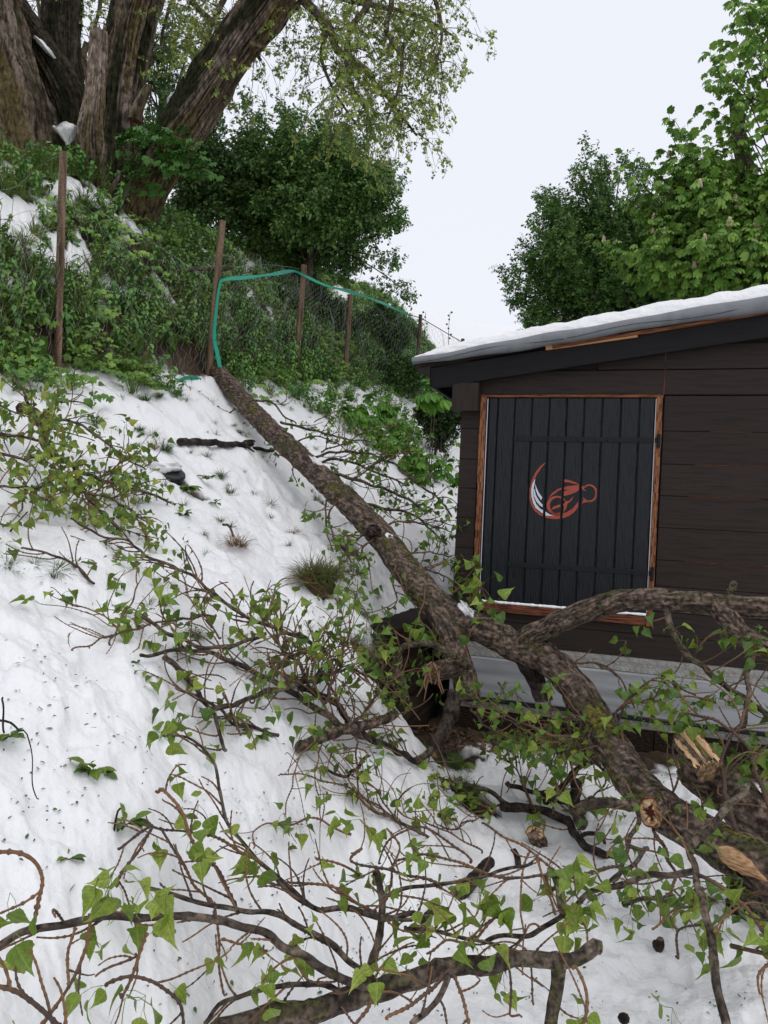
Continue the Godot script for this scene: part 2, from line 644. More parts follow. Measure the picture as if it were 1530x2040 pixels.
func clump(kind: String) -> ArrayMesh:
	var mb := MB.new()
	match kind:
		"small":   # a spray of small oval leaves on a short shoot
			stalk(mb, Vector3(0, 0, -0.1), Vector3(0, 0, 0.14), 0.002, Color(0.5, 0.4, 0.35))
			for k in 13:
				var p := Vector3(0, 0, rnd(-0.08, 0.14))
				var d := (rvec() + Vector3(0, -0.15, 0.35)).normalized()
				var l := rnd(0.035, 0.06)
				blade(mb, OVATE, Transform3D(facing(d, rvec() + Vector3(0, 1.0, 0)).scaled(Vector3.ONE * l), p + d * 0.012), 0.2, 0.25, 0.0, Color(1.1, 1.1, 1.1), Color.WHITE * rnd(0.8, 1.15))
		"poplar":
			stalk(mb, Vector3(0, 0, -0.02), Vector3(0, 0, 0.16), 0.002, Color(0.9, 0.6, 0.5))
			for k in 7:
				var p := Vector3(0, 0, rnd(0.0, 0.16))
				var d := (rvec() + Vector3(0, -0.5, 0.2)).normalized()
				var l := rnd(0.032, 0.05)
				var e := p + d * l * 0.8
				stalk(mb, p, e, 0.001, Color(1.2, 1.1, 1.0))
				blade(mb, [[0.0, 0.1], [0.15, 0.46], [0.35, 0.42], [0.7, 0.16], [1.0, 0.0]], Transform3D(facing(d + Vector3(0, -0.4, 0), rvec() + Vector3(0, 0.4, 0)).scaled(Vector3.ONE * l), e), 0.2, 0.2, 0.0, Color(1.1, 1.1, 1.1), Color.WHITE * rnd(0.85, 1.1))
		"palmate":  # a horse chestnut leaf
			stalk(mb, Vector3.ZERO, Vector3(0, 0.02, 0.12), 0.003, Color(1.3, 1.15, 1))
			for k in 7:
				var a := deg_to_rad(-105.0 + 35.0 * k)
				var l: float = [0.085, 0.125, 0.165, 0.18, 0.165, 0.125, 0.085][k]
				var d := Vector3(sin(a), -0.55, cos(a)).normalized()
				blade(mb, LEAFLET, Transform3D(facing(d, Vector3.UP).scaled(Vector3.ONE * l), Vector3(0, 0.02, 0.12)), 0.5, 0.45, 0.01, Color(1.2, 1.15, 1.1), Color.WHITE * rnd(0.88, 1.05))
		"lobed":    # hop-like lobed leaves on a runner
			stalk(mb, Vector3(-0.1, 0, 0), Vector3(0.12, 0.02, 0), 0.002, Color(0.9, 0.7, 0.5))
			for k in 5:
				var p := Vector3(rnd(-0.1, 0.12), 0, rnd(-0.03, 0.03))
				var e := p + Vector3(rnd(-0.06, 0.06), rnd(0.02, 0.09), rnd(-0.02, 0.07))
				stalk(mb, p, e, 0.0015, Color(1.1, 1, 0.8))
				var s := rnd(0.06, 0.095)
				var b := facing(Vector3(rnd(-0.5, 0.5), -0.5, 1), Vector3(rnd(-0.4, 0.4), 1, rnd(0, 0.7)))
				for q in [-1, 0, 1]:
					var t := Transform3D((b * Basis(Vector3.UP, q * 0.85)).scaled(Vector3.ONE * s * (1.0 if q == 0 else 0.8)), e)
					blade(mb, [[0.0, 0.12], [0.25, 0.3], [0.5, 0.32], [0.72, 0.2], [1.0, 0.0]], t, 0.25, 0.25, 0.02, Color(1.15, 1.1, 1.1), Color.WHITE * rnd(0.85, 1.1))
		"nettle":
			var top := Vector3(rnd(-0.05, 0.05), 0.30, rnd(0, 0.08))
			stalk(mb, Vector3.ZERO, top, 0.003, Color(0.9, 0.85, 0.7))
			for k in 9:
				var p := top * (0.25 + 0.75 * k / 8.0)
				var a := (k % 2) * PI / 2 + rnd(-0.3, 0.3)
				for q in 2:
					var d := Vector3(cos(a + PI * q), -0.35, sin(a + PI * q)).normalized()
					blade(mb, OVATE, Transform3D(facing(d, Vector3.UP).scaled(Vector3.ONE * rnd(0.05, 0.085)), p), 0.3, 0.35, 0.01, Color(1.1, 1.1, 1.1), Color.WHITE * rnd(0.8, 1.1))
		"grass":
			for k in 46:
				var a := rnd(0, TAU)
				var l := rnd(0.10, 0.26)
				var d := Vector3(cos(a), rnd(0.8, 2.2), sin(a)).normalized()
				var p := Vector3(cos(a), 0, sin(a)) * rnd(0, 0.05)
				var x := d.cross(Vector3.UP).normalized() * rnd(0.0018, 0.0036)
				var lastp := p
				var col := Color.WHITE.lerp(Color(1.9, 1.25, 0.9), rnd(0, 1) * rnd(0, 1))
				for q in 4:
					var nx := lastp + d * l / 4.0
					var w := 1.0 - q / 4.0
					mb.quad(lastp - x * w, nx - x * (w - 0.25), nx + x * (w - 0.25), lastp + x * w, col)
					lastp = nx
					d = (d + Vector3(cos(a) * 0.15, -0.42, sin(a) * 0.15)).normalized()
			return mb.mesh()
		"bit":
			blade(mb, OVATE, Transform3D(Basis().scaled(Vector3(0.02, 0.02, 0.03)), Vector3.ZERO), 0.5, 0.2, 0.05, Color.WHITE, Color.WHITE)
	mb.auto_normals()
	return mb.mesh()


# ---------------------------------------------------------------- the snowy ground
func ground() -> void:
	for q in [[935, 1515, 0.10], [925, 1555, 0.10], [945, 1590, 0.12], [830, 1440, 0.14], [860, 1400, 0.18], [385, 975, 0.10], [350, 950, 0.10], [640, 1180, 0.10], [1000, 1440, 0.12], [1070, 1470, 0.14], [1160, 1500, 0.16], [740, 1330, 0.12], [1250, 1520, 0.15], [780, 930, 0.10], [850, 960, 0.09], [640, 1000, 0.09], [700, 1090, 0.10], [1500, 1800, 0.10], [1420, 1790, 0.06]]:
		bare.append([G(q[0], q[1]), float(q[2])])
	var angles := PackedFloat32Array()
	var a := -180.0
	while a < 180.0:
		angles.append(a)
		a += 0.16 if absf(a + 0.08) < 33.0 else 3.0
	angles.append(180.0)
	var dist := PackedFloat32Array([0.02, 0.3, 0.6])
	var r := 0.9
	while r < 170.0:
		dist.append(r)
		r *= 1.009 if r > 1.2 and r < 12.5 else 1.04
	var mb := MB.new()
	var na := angles.size()
	var snow := Color(0.875, 0.872, 0.872)
	for i in dist.size():
		var d := dist[i]
		for j in na:
			var x := sin(deg_to_rad(angles[j])) * d
			var z := -cos(deg_to_rad(angles[j])) * d
			var y := H(x, z)
			var t := -x * 0.9507 - z * 0.3102
			var s := x * AX + z * AZ
			var col := snow
			if d < 30.0:
				var n1 := nz.get_noise_2d(x * 1.6, z * 1.6)
				var n2 := nz.get_noise_2d(x * 6.0 + 50.0, z * 6.0)
				y += 0.045 * n1 + 0.015 * n2
				if d < 9.0:
					y += 0.005 * nz.get_noise_2d(x * 19.0, z * 19.0 + 30.0) + 0.0035 * nz.get_noise_2d(x * 47.0, z * 47.0)
					var pit := nz.get_noise_2d(x * 10.0 + 20.0, z * 10.0)
					if pit > 0.3:
						y -= (pit - 0.3) * 0.022
					var dim := nz.get_noise_2d(x * 4.2 - 80.0, z * 4.2)
					if dim > 0.45:
						y -= minf((dim - 0.45) * 0.15, 0.03)
				var soil := 0.0
				if t > 4.55 and t < 7.5 and s < 15.0:
					soil = smoothstep(-0.04, 0.06, patchy(x, z)) * smoothstep(4.58, 4.7, t + 0.12 * n1)
					soil = maxf(soil, smoothstep(4.62, 4.72, t + 0.14 * n1) * (1.0 - smoothstep(4.92, 5.05, t)))
					y -= 0.04 * soil
				if d < 9.5:
					for q in bare:
						var dd = Vector2(x - q[0].x, z - q[0].z).length() / q[1]
						if dd < 1.7:
							var k := 1.0 - smoothstep(0.75, 1.05, dd + 0.5 * n2 + 0.35 * nz.get_noise_2d(x * 17.0, z * 17.0))
							soil = maxf(soil, k)
							y -= minf(0.03, 0.18 * q[1]) * k
				if s > 4.2 and t < 1.7 and t > -3.0 and d < 9.0:
					soil = maxf(soil, smoothstep(4.06, 4.18, s + 0.12 * n2) * smoothstep(0.90, 1.02, t + 0.12 * n1) * (1.0 - smoothstep(1.46, 1.52, t)))
					soil = maxf(soil, smoothstep(4.98, 5.10, s + 0.2 * n2 + 0.1 * n1) * (1.0 - smoothstep(1.46, 1.52, t)))
				if soil > 0.0:
					var sc := Color(0.035, 0.025, 0.017).lerp(Color(0.075, 0.05, 0.03), clampf(n2 + 0.5, 0, 1))
					col = snow.lerp(sc, soil)
			mb.add(Vector3(x, y, z), Vector3.UP, col)
	for i in dist.size() - 1:
		for j in na - 1:
			var p := i * na + j
			mb.ix.append_array([p, p + na, p + 1, p + 1, p + na, p + na + 1])
	mb.auto_normals()
	var o := obj("snowy_ground", mb, M.snow)
	tag(o, "snow covered ground rising as a bank towards the fence and the big tree", "", "", "structure")


# ---------------------------------------------------------------- the shed
func roof_y(u: float) -> float:
	return 2.70 + 0.150 * u


func shed() -> void:
	var sh := thing("shed", W(1.6, 0.0, 0.0), "low dark brown wooden shed with a black shutter and snow on its sloping roof", "shed")
	var vo := 0.0
	# what carries the boards
	var mb := MB.new()
	for e in [[0.06, 0.30], [4.1, 0.3]]:
		pass
	beam(mb, W(0.02, 1.45, -0.055), W(4.2, 1.45, -0.055), UPV, 0.03, 2.3, 0.002)
	for k in 8:
		var u0 := 0.02 + k * 0.52
		beam(mb, W(u0, 2.6 + 0.15 * u0 * 0.5, -0.056), W(u0 + 0.52, 2.6 + 0.15 * (u0 + 0.52) * 0.5 + 0.04, -0.056), UPV, 0.028, 0.30 + 0.04 * k, 0.002)
	obj("wall_lining", mb, M.brown_paint, sh)
	for q in [[0.012, 2.62], [4.2, 3.2]]:
		mb = MB.new()
		var hh: float = q[1]
		beam(mb, W(q[0], hh / 2, -0.02), W(q[0], hh / 2, -3.6), UPV, 0.03, hh, 0.002)
		obj("side_wall", mb, M.brown_paint, sh)
	mb = MB.new()
	beam(mb, W(0.0, 1.3, -3.62), W(4.2, 1.3, -3.62), UPV, 0.03, 2.6, 0.002)
	obj("back_wall", mb, M.brown_paint, sh)
	# horizontal wall boards, right of the hatch, left of it, below it and above it
	var seams := [0.712, 0.870, 1.030, 1.200, 1.373, 1.588, 1.80, 2.010, 2.229, 2.465]
	for k in seams.size() - 1:
		var y0: float = seams[k]
		var y1: float = seams[k + 1]
		var spans: Array = [[1.372, 4.2]]
		if y0 < 0.9:
			spans = [[0.004, 2.34], [2.345, 4.2]]
		elif y0 > 0.95:
			spans.append([0.004, 0.134])
		for sp in spans:
			mb = MB.new()
			vo += 1.37
			var lean := rnd(-0.002, 0.002)
			beam(mb, W(sp[0], (y0 + y1) / 2, -0.02 + lean), W(sp[1], (y0 + y1) / 2, -0.02 - lean), UPV, 0.036, y1 - y0 - 0.0028, 0.0022, Color.WHITE * rnd(0.85, 1.2), vo)
			obj("wall_board", mb, M.brown_paint, sh)
	for sp in [[0.004, 1.360], [1.366, 4.2]]:
		for k in 4:
			var y0 := 2.470 + 0.17 * k
			var u0: float = sp[0]
			var u1: float = sp[1]
			var lim := (y0 - 2.50) / 0.15   # the boards end under the slope of the roof
			u0 = maxf(u0, lim)
			if u0 > u1 - 0.3:
				continue
			mb = MB.new()
			vo += 1.21
			beam(mb, W(u0, y0 + 0.084, -0.02), W(u1, y0 + 0.084, -0.02), UPV, 0.034, 0.165, 0.004, Color.WHITE * rnd(0.85, 1.15), vo)
			obj("wall_board", mb, M.brown_paint, sh)
	# thin seams of bare wood between some boards
	for q in [[1.66, 1.90, 2.229], [1.58, 2.1, 2.010], [1.55, 1.98, 1.80], [1.55, 2.2, 1.373]]:
		mb = MB.new()
		beam(mb, W(q[0], q[2], -0.0035), W(q[1], q[2], -0.0035), UPV, 0.006, 0.0026, 0.0008, Color(0.8, 0.65, 0.55))
		obj("bare_seam", mb, M.raw_wood, sh)
	mb = MB.new()
	beam(mb, W(1.363, 2.47, -0.008), W(1.363, 2.80, -0.008), N, 0.005, 0.014, 0.001, Color(0.6, 0.5, 0.5))
	obj("bare_seam", mb, M.raw_wood, sh)
	# corner block under the eave
	mb = MB.new()
	beam(mb, WA(0.03, 2.35, 0.045), WA(0.03, 2.55, 0.045), N, 0.19, 0.09, 0.005)
	obj("corner_block", mb, M.brown_paint, sh)
	# the hatch: frame of bare boards
	var fr := Node3D.new()
	fr.name = "hatch_frame"
	sh.add_child(fr)
	roots[fr] = origin_of(sh)
	for q in [[0.158, 2.468, 0.172, 0.995, 0.044], [1.339, 2.468, 1.342, 0.93, 0.040]]:
		mb = MB.new()
		var seg := 26
		for k in seg:
			var f0 := float(k) / seg
			var f1 := float(k + 1) / seg
			var w0: float = q[4] * (1.0 + 0.16 * nz.get_noise_1d(f0 * 5.0 + q[0] * 20.0))
			var ua := lerpf(q[0], q[2], f0)
			var ub := lerpf(q[0], q[2], f1)
			beam(mb, W(ua, lerpf(q[1], q[3], f0), 0.006), W(ub, lerpf(q[1], q[3], f1) , 0.006), N, w0, 0.03, 0.003, Color(1, 1, 1).lerp(Color(0.55, 0.35, 0.30), smoothstep(0.5, 0.8, f0 + 0.2 * nz.get_noise_1d(f0 * 20.0)) if q[0] < 1.0 else 0.15), 3.0 + f0)
		obj("frame_board", mb, M.raw_wood, fr)
	mb = MB.new()
	beam(mb, W(0.14, 2.459, 0.007), W(1.362, 2.459, 0.007), UPV, 0.03, 0.018, 0.003, Color(0.75, 0.65, 0.65), 7.0)
	obj("frame_board", mb, M.raw_wood, fr)
	mb = MB.new()
	beam(mb, W(0.196, 0.967, 0.012), W(1.318, 0.962, 0.012), UPV, 0.04, 0.058, 0.004, Color(0.62, 0.46, 0.42), 9.0)
	obj("sill_board", mb, M.raw_wood, fr)
	# shutter of upright boards
	var su := MB.new()
	beam(su, W(0.2, 1.73, -0.012), W(1.314, 1.73, -0.012), UPV, 0.01, 1.42, 0.002)
	var shutter := obj("hatch_shutter", su, M.black_paint, sh)
	var edges := [0.2, 0.263, 0.382, 0.502, 0.622, 0.739, 0.856, 0.975, 1.096, 1.214, 1.314]
	for k in 10:
		mb = MB.new()
		vo += 0.83
		var u0: float = edges[k] + 0.0035
		var u1: float = edges[k + 1] - 0.0035
		beam(mb, W((u0 + u1) / 2 + 0.006, 1.018, 0.004 + rnd(-0.001, 0.001)), W((u0 + u1) / 2, 2.442, 0.004 + rnd(-0.001, 0.001)), N, u1 - u0, 0.022, 0.005, Color.WHITE * rnd(0.85, 1.25), vo)
		obj("board", mb, M.black_paint, shutter)
	for y in [2.160, 1.278]:
		mb = MB.new()
		beam(mb, W(0.386, y, 0.0185), W(1.345, y + 0.004, 0.0185), UPV, 0.005, 0.036, 0.0015)
		for k in 5:
			blob(mb, W(0.42 + 0.2 * k, y, 0.021), Vector3(0.007, 0.007, 0.005), k, Color.WHITE, 0.0, 6, 8)
		obj("hinge_strap", mb, M.dark_metal, shutter)
		mb = MB.new()
		beam(mb, W(1.345, y - 0.045, 0.026), W(1.345, y + 0.045, 0.026), N, 0.022, 0.022, 0.007)
		obj("hinge_pin", mb, M.dark_metal, shutter)
	# the painted emblem, cut where the boards meet
	var red := emblem_red()
	for pass_k in 2:
		mb = MB.new()
		for poly in (red if pass_k == 0 else emblem_white()):
			for k in 10:
				var slab := PackedVector2Array([Vector2(edges[k] + 0.009, 1.1), Vector2(edges[k + 1] - 0.009, 1.1), Vector2(edges[k + 1] - 0.009, 2.4), Vector2(edges[k] + 0.009, 2.4)])
				for piece in Geometry2D.intersect_polygons(poly, slab):
					var t := Geometry2D.triangulate_polygon(piece)
					for q in range(0, t.size(), 3):
						var pa: Vector2 = piece[t[q]]
						var pb: Vector2 = piece[t[q + 1]]
						var pc: Vector2 = piece[t[q + 2]]
						if (pb - pa).cross(pc - pa) > 0:
							var sw := pb
							pb = pc
							pc = sw
						var oo := 0.0168 + 0.0012 * pass_k
						mb.flat_tri(W(pa.x, pa.y, oo), W(pb.x, pb.y, oo), W(pc.x, pc.y, oo), Color.WHITE * rnd(0.92, 1.06))
		var em := obj("painted_emblem", mb, M.red_paint if pass_k == 0 else M.white_paint, shutter)
		em.set_meta("label", "red painted emblem of a leaning motorbike" if pass_k == 0 else "white painted streaks of the emblem")
	# plinth
	mb = MB.new()
	beam(mb, W(0.01, 0.660, -0.032), W(4.2, 0.660, -0.032), UPV, 0.05, 0.102, 0.004)
	obj("plaster_band", mb, M.plaster, sh)
	mb = MB.new()
	beam(mb, W(0.012, 0.462, -0.02), W(4.2, 0.462, -0.02), UPV, 0.05, 0.29, 0.012, Color.WHITE, 4.0)
	obj("grey_plinth_board", mb, M.grey_paint, sh)
	mb = MB.new()
	beam(mb, W(0.012, 0.307, 0.008), W(4.2, 0.307, 0.008), UPV, 0.03, 0.016, 0.003)
	obj("drip_strip", mb, M.dark_metal, sh)
	mb = MB.new()
	beam(mb, W(0.012, 0.270, -0.012), W(4.2, 0.270, -0.012), UPV, 0.06, 0.054, 0.006, Color(0.7, 0.7, 0.68))
	obj("concrete_edge", mb, M.plaster, sh)
	for k in 3:
		mb = MB.new()
		beam(mb, W(0.012 + 1.4 * k, 0.10, -0.02), W(1.405 + 1.4 * k, 0.10, -0.02), UPV, 0.06, 0.28, 0.008)
		obj("footing_plank", mb, M.sleeper, sh)
	# roof: deck, fascia, rolled edge, lath
	mb = MB.new()
	for k in 2:
		pass
	var r0 := W(-0.34, roof_y(-0.34) + 0.02, 0.07)
	var slope := (W(1, roof_y(1.0), 0) - W(0, roof_y(0), 0)).normalized()
	var up := slope.cross(-N).normalized()
	if up.y < 0:
		up = -up
	var mid := W(-0.34, roof_y(-0.34) + 0.02, -1.80)
	beam(mb, mid, mid + slope * 4.75, up, 3.74, 0.05, 0.004)
	var roof := obj("roof", mb, M.brown_paint, sh)
	mb = MB.new()
	var fa := WA(-0.23, 2.590, 0.075)
	var fb := WA(2.0, 2.590 + 0.146 * 2.23, 0.075)
	var fdir := (fb - fa).normalized()
	beam(mb, fa, fa + fdir * 4.6, UPV, 0.03, 0.150, 0.005, Color.WHITE, 2.0)
	obj("fascia_board", mb, M.fascia_paint, roof)
	mb = MB.new()
	beam(mb, WA(-0.235, 2.60, 0.06), W(-0.23, 2.60, -3.6), UPV, 0.028, 0.14, 0.005, Color.WHITE, 5.0)
	obj("fascia_board", mb, M.fascia_paint, roof)
	mb = MB.new()
	beam(mb, WA(0.575, 2.795, 0.10), WA(1.178, 2.872, 0.10), UPV, 0.022, 0.030, 0.003)
	obj("bare_lath", mb, M.lath_wood, roof)
	mb = MB.new()
	beam(mb, WA(0.62, 2.800, 0.103), WA(3.5, 3.232, 0.103), UPV, 0.02, 0.026, 0.003, Color(0.8, 0.7, 0.6))
	obj("roof_batten", mb, M.raw_wood, roof)
	# the roll of grey roofing along the front edge, sagging between its fixings
	var rp := PackedVector3Array()
	var rr := PackedFloat32Array()
	for k in 120:
		var uu := -0.385 + 4.5 * k / 119.0
		var sag := 0.008 * sin(uu * 5.2 + 0.6) + 0.004 * sin(uu * 13.0)
		var rad := 0.031 + 0.014 * smoothstep(-0.3, 1.2, uu) + 0.006 * sin(uu * 4.1)
		rr.append(rad)
		rp.append(WA(uu, 2.722 + 0.1425 * (uu + 0.385) + sag * 0.6 - 0.012 * smoothstep(0.5, 0.2, absf(uu - 0.15)), 0.135))
	mb = MB.new()
	tube(mb, rp, rr, 18, 9, Color(0.8, 0.8, 0.8))
	mb.auto_normals()
	obj("roofing_roll", mb, M.zinc, roof)
	mb = MB.new()
	for k in 4:
		var c := PackedVector3Array()
		for i in 30:
			var u2 := -0.38 + 1.1 * k + 1.08 * i / 29.0
			c.append(WA(u2, 2.708 + 0.1425 * (u2 + 0.385) + 0.012 * sin(u2 * 7.0) - 0.004, 0.135) + N * 0.0365 + N * 0.010 * smoothstep(-0.3, 1.2, u2))
		tube(mb, c, taper(30, 0.0018, 0.0018), 4, 9)
	obj("roofing_seam", mb, M.dark_metal, roof)
	# the snow on the roof
	mb = MB.new()
	var nu := 260
	var nv := 36
	for i in nu:
		var u3 := -0.37 + 4.6 * i / (nu - 1)
		var th := 0.062 + 0.042 * smoothstep(-0.3, 1.5, u3) + 0.012 * nz.get_noise_1d(u3 * 5.0) + 0.003 * nz.get_noise_1d(u3 * 23.0)
		th *= smoothstep(-0.385, -0.10, u3) * 0.8 + 0.2
		for j in nv:
			var o: float
			var y: float
			var yb := 2.725 + 0.1425 * (u3 + 0.385)
			if j < 12:
				var an := PI * 0.55 * (1.0 - j / 11.0)
				o = 0.085 + 0.055 * sin(an) + 0.006 * nz.get_noise_2d(u3 * 9.0, j * 0.5)
				y = yb + (th + 0.02) * (cos(an)) + 0.003 * nz.get_noise_2d(u3 * 18.0, j * 0.7 + 40.0)
			else:
				o = 0.085 - 3.7 * pow((j - 11) / float(nv - 12), 1.6)
				y = yb + th + 0.02 + 0.02 * nz.get_noise_2d(u3 * 2.5, o * 2.5)
			mb.add(WA(u3, y, 0.12) + N * (o - 0.12), UPV, Color(0.875, 0.872, 0.872))
	for i in nu - 1:
		for j in nv - 1:
			var p := i * nv + j
			mb.ix.append_array([p, p + nv, p + 1, p + 1, p + nv, p + nv + 1])
	mb.auto_normals()
	tag(obj("roof_snow", mb, M.snow), "thick layer of fresh snow lying on the sloping shed roof", "snow", "", "stuff")
	# snow on the sill and along the shutter edge
	mb = MB.new()
	for k in 60:
		pass
	var sp2 := PackedVector3Array()
	var sr2 := PackedFloat32Array()
	for k in 90:
		var u4 := 0.2 + 1.12 * k / 89.0
		sp2.append(W(u4, 1.006, 0.022))
		sr2.append(0.0095 + 0.003 * nz.get_noise_1d(u4 * 30.0))
	tube(mb, sp2, sr2, 8, 9, Color(0.875, 0.872, 0.872))
	mb.auto_normals()
	tag(obj("sill_snow", mb, M.snow), "thin line of snow lying along the sill under the black shutter", "snow", "", "stuff")
	for q in [[0.1905, 2.44, 0.2005, 1.02, 0.0045], [1.317, 2.44, 1.323, 1.02, 0.004]]:
		mb = MB.new()
		beam(mb, W(q[0], q[1], 0.016), W(q[2], q[3], 0.016), N, q[4], 0.012, 0.002)
		obj("white_edge_strip", mb, M.white_paint, fr)


func em_poly(a: Array) -> PackedVector2Array:
	var out := PackedVector2Array()
	for k in a.size() / 2:
		out.append(WP(900.0 + a[2 * k] / 4.78, 880.0 + a[2 * k + 1] / 4.78, 0.017))
	return out


func em_ring(cx: float, cy: float, rx: float, ry: float, ix: float, iy: float, a0: float, a1: float) -> PackedVector2Array:
	var a := []
	for k in 25:
		var f := deg_to_rad(lerpf(a0, a1, k / 24.0))
		a.append_array([cx + rx * cos(f), cy + ry * sin(f)])
	for k in 25:
		var f := deg_to_rad(lerpf(a1, a0, k / 24.0))
		var e := sin(PI * k / 24.0)
		a.append_array([cx + lerpf(rx - 6, ix, sqrt(e)) * cos(f), cy + lerpf(ry - 6, iy, sqrt(e)) * sin(f)])
	return em_poly(a)


func emblem_red() -> Array:
	return [
		em_poly([905, 190, 850, 225, 800, 285, 762, 365, 742, 450, 740, 540, 755, 600, 790, 660, 840, 700, 900, 725, 970, 737, 1050, 732, 1110, 710, 1160, 675, 1200, 628, 1225, 575, 1222, 548, 1190, 588, 1150, 635, 1100, 668, 1050, 685, 970, 700, 905, 702, 850, 682, 800, 640, 770, 595, 756, 540, 757, 450, 774, 390, 812, 310, 860, 240]),
		em_ring(1000, 605, 98, 90, 66, 68, 75, 325),
		em_poly([945, 650, 970, 617, 1020, 600, 1062, 592, 1085, 575, 1058, 552, 1090, 566, 1118, 562, 1162, 514, 1142, 560, 1102, 592, 1088, 640, 1062, 674, 1068, 612, 1020, 625, 985, 637]),
		em_poly([940, 660, 985, 680, 1030, 676, 1056, 660, 1052, 700, 990, 706, 950, 690]),
		em_poly([1042, 500, 1075, 470, 1110, 450, 1060, 460, 1085, 427, 1130, 419, 1222, 412, 1225, 450, 1180, 482, 1120, 505, 1065, 518]),
		em_poly([915, 542, 955, 490, 1010, 450, 1062, 432, 1088, 428, 1078, 443, 1020, 465, 965, 505]),
		em_poly([1040, 360, 1100, 360, 1165, 380, 1228, 412, 1170, 402, 1110, 386, 1058, 384]),
		em_ring(1312, 490, 76, 85, 56, 66, -150, 150),
		em_poly([1238, 592, 1256, 545, 1278, 562, 1335, 568, 1290, 576, 1256, 580]),
		em_poly([1212, 415, 1232, 412, 1226, 500, 1224, 560, 1210, 528]),
		em_poly([1232, 430, 1262, 418, 1252, 445, 1285, 470, 1248, 462]),
	]


func emblem_white() -> Array:
	return [
		em_poly([795, 352, 768, 400, 757, 455, 760, 525, 775, 585, 800, 632, 850, 672, 900, 704, 972, 706, 930, 690, 888, 662, 842, 638, 802, 590, 780, 530, 776, 470, 785, 420]),
		em_poly([778, 455, 783, 520, 808, 572, 838, 606, 863, 624, 866, 602, 832, 562, 802, 512, 788, 452]),
		em_poly([793, 395, 800, 460, 820, 512, 852, 557, 861, 530, 832, 490, 808, 440]),
	]


# ---------------------------------------------------------------- fence, strap, sleepers
var posts: Array = []


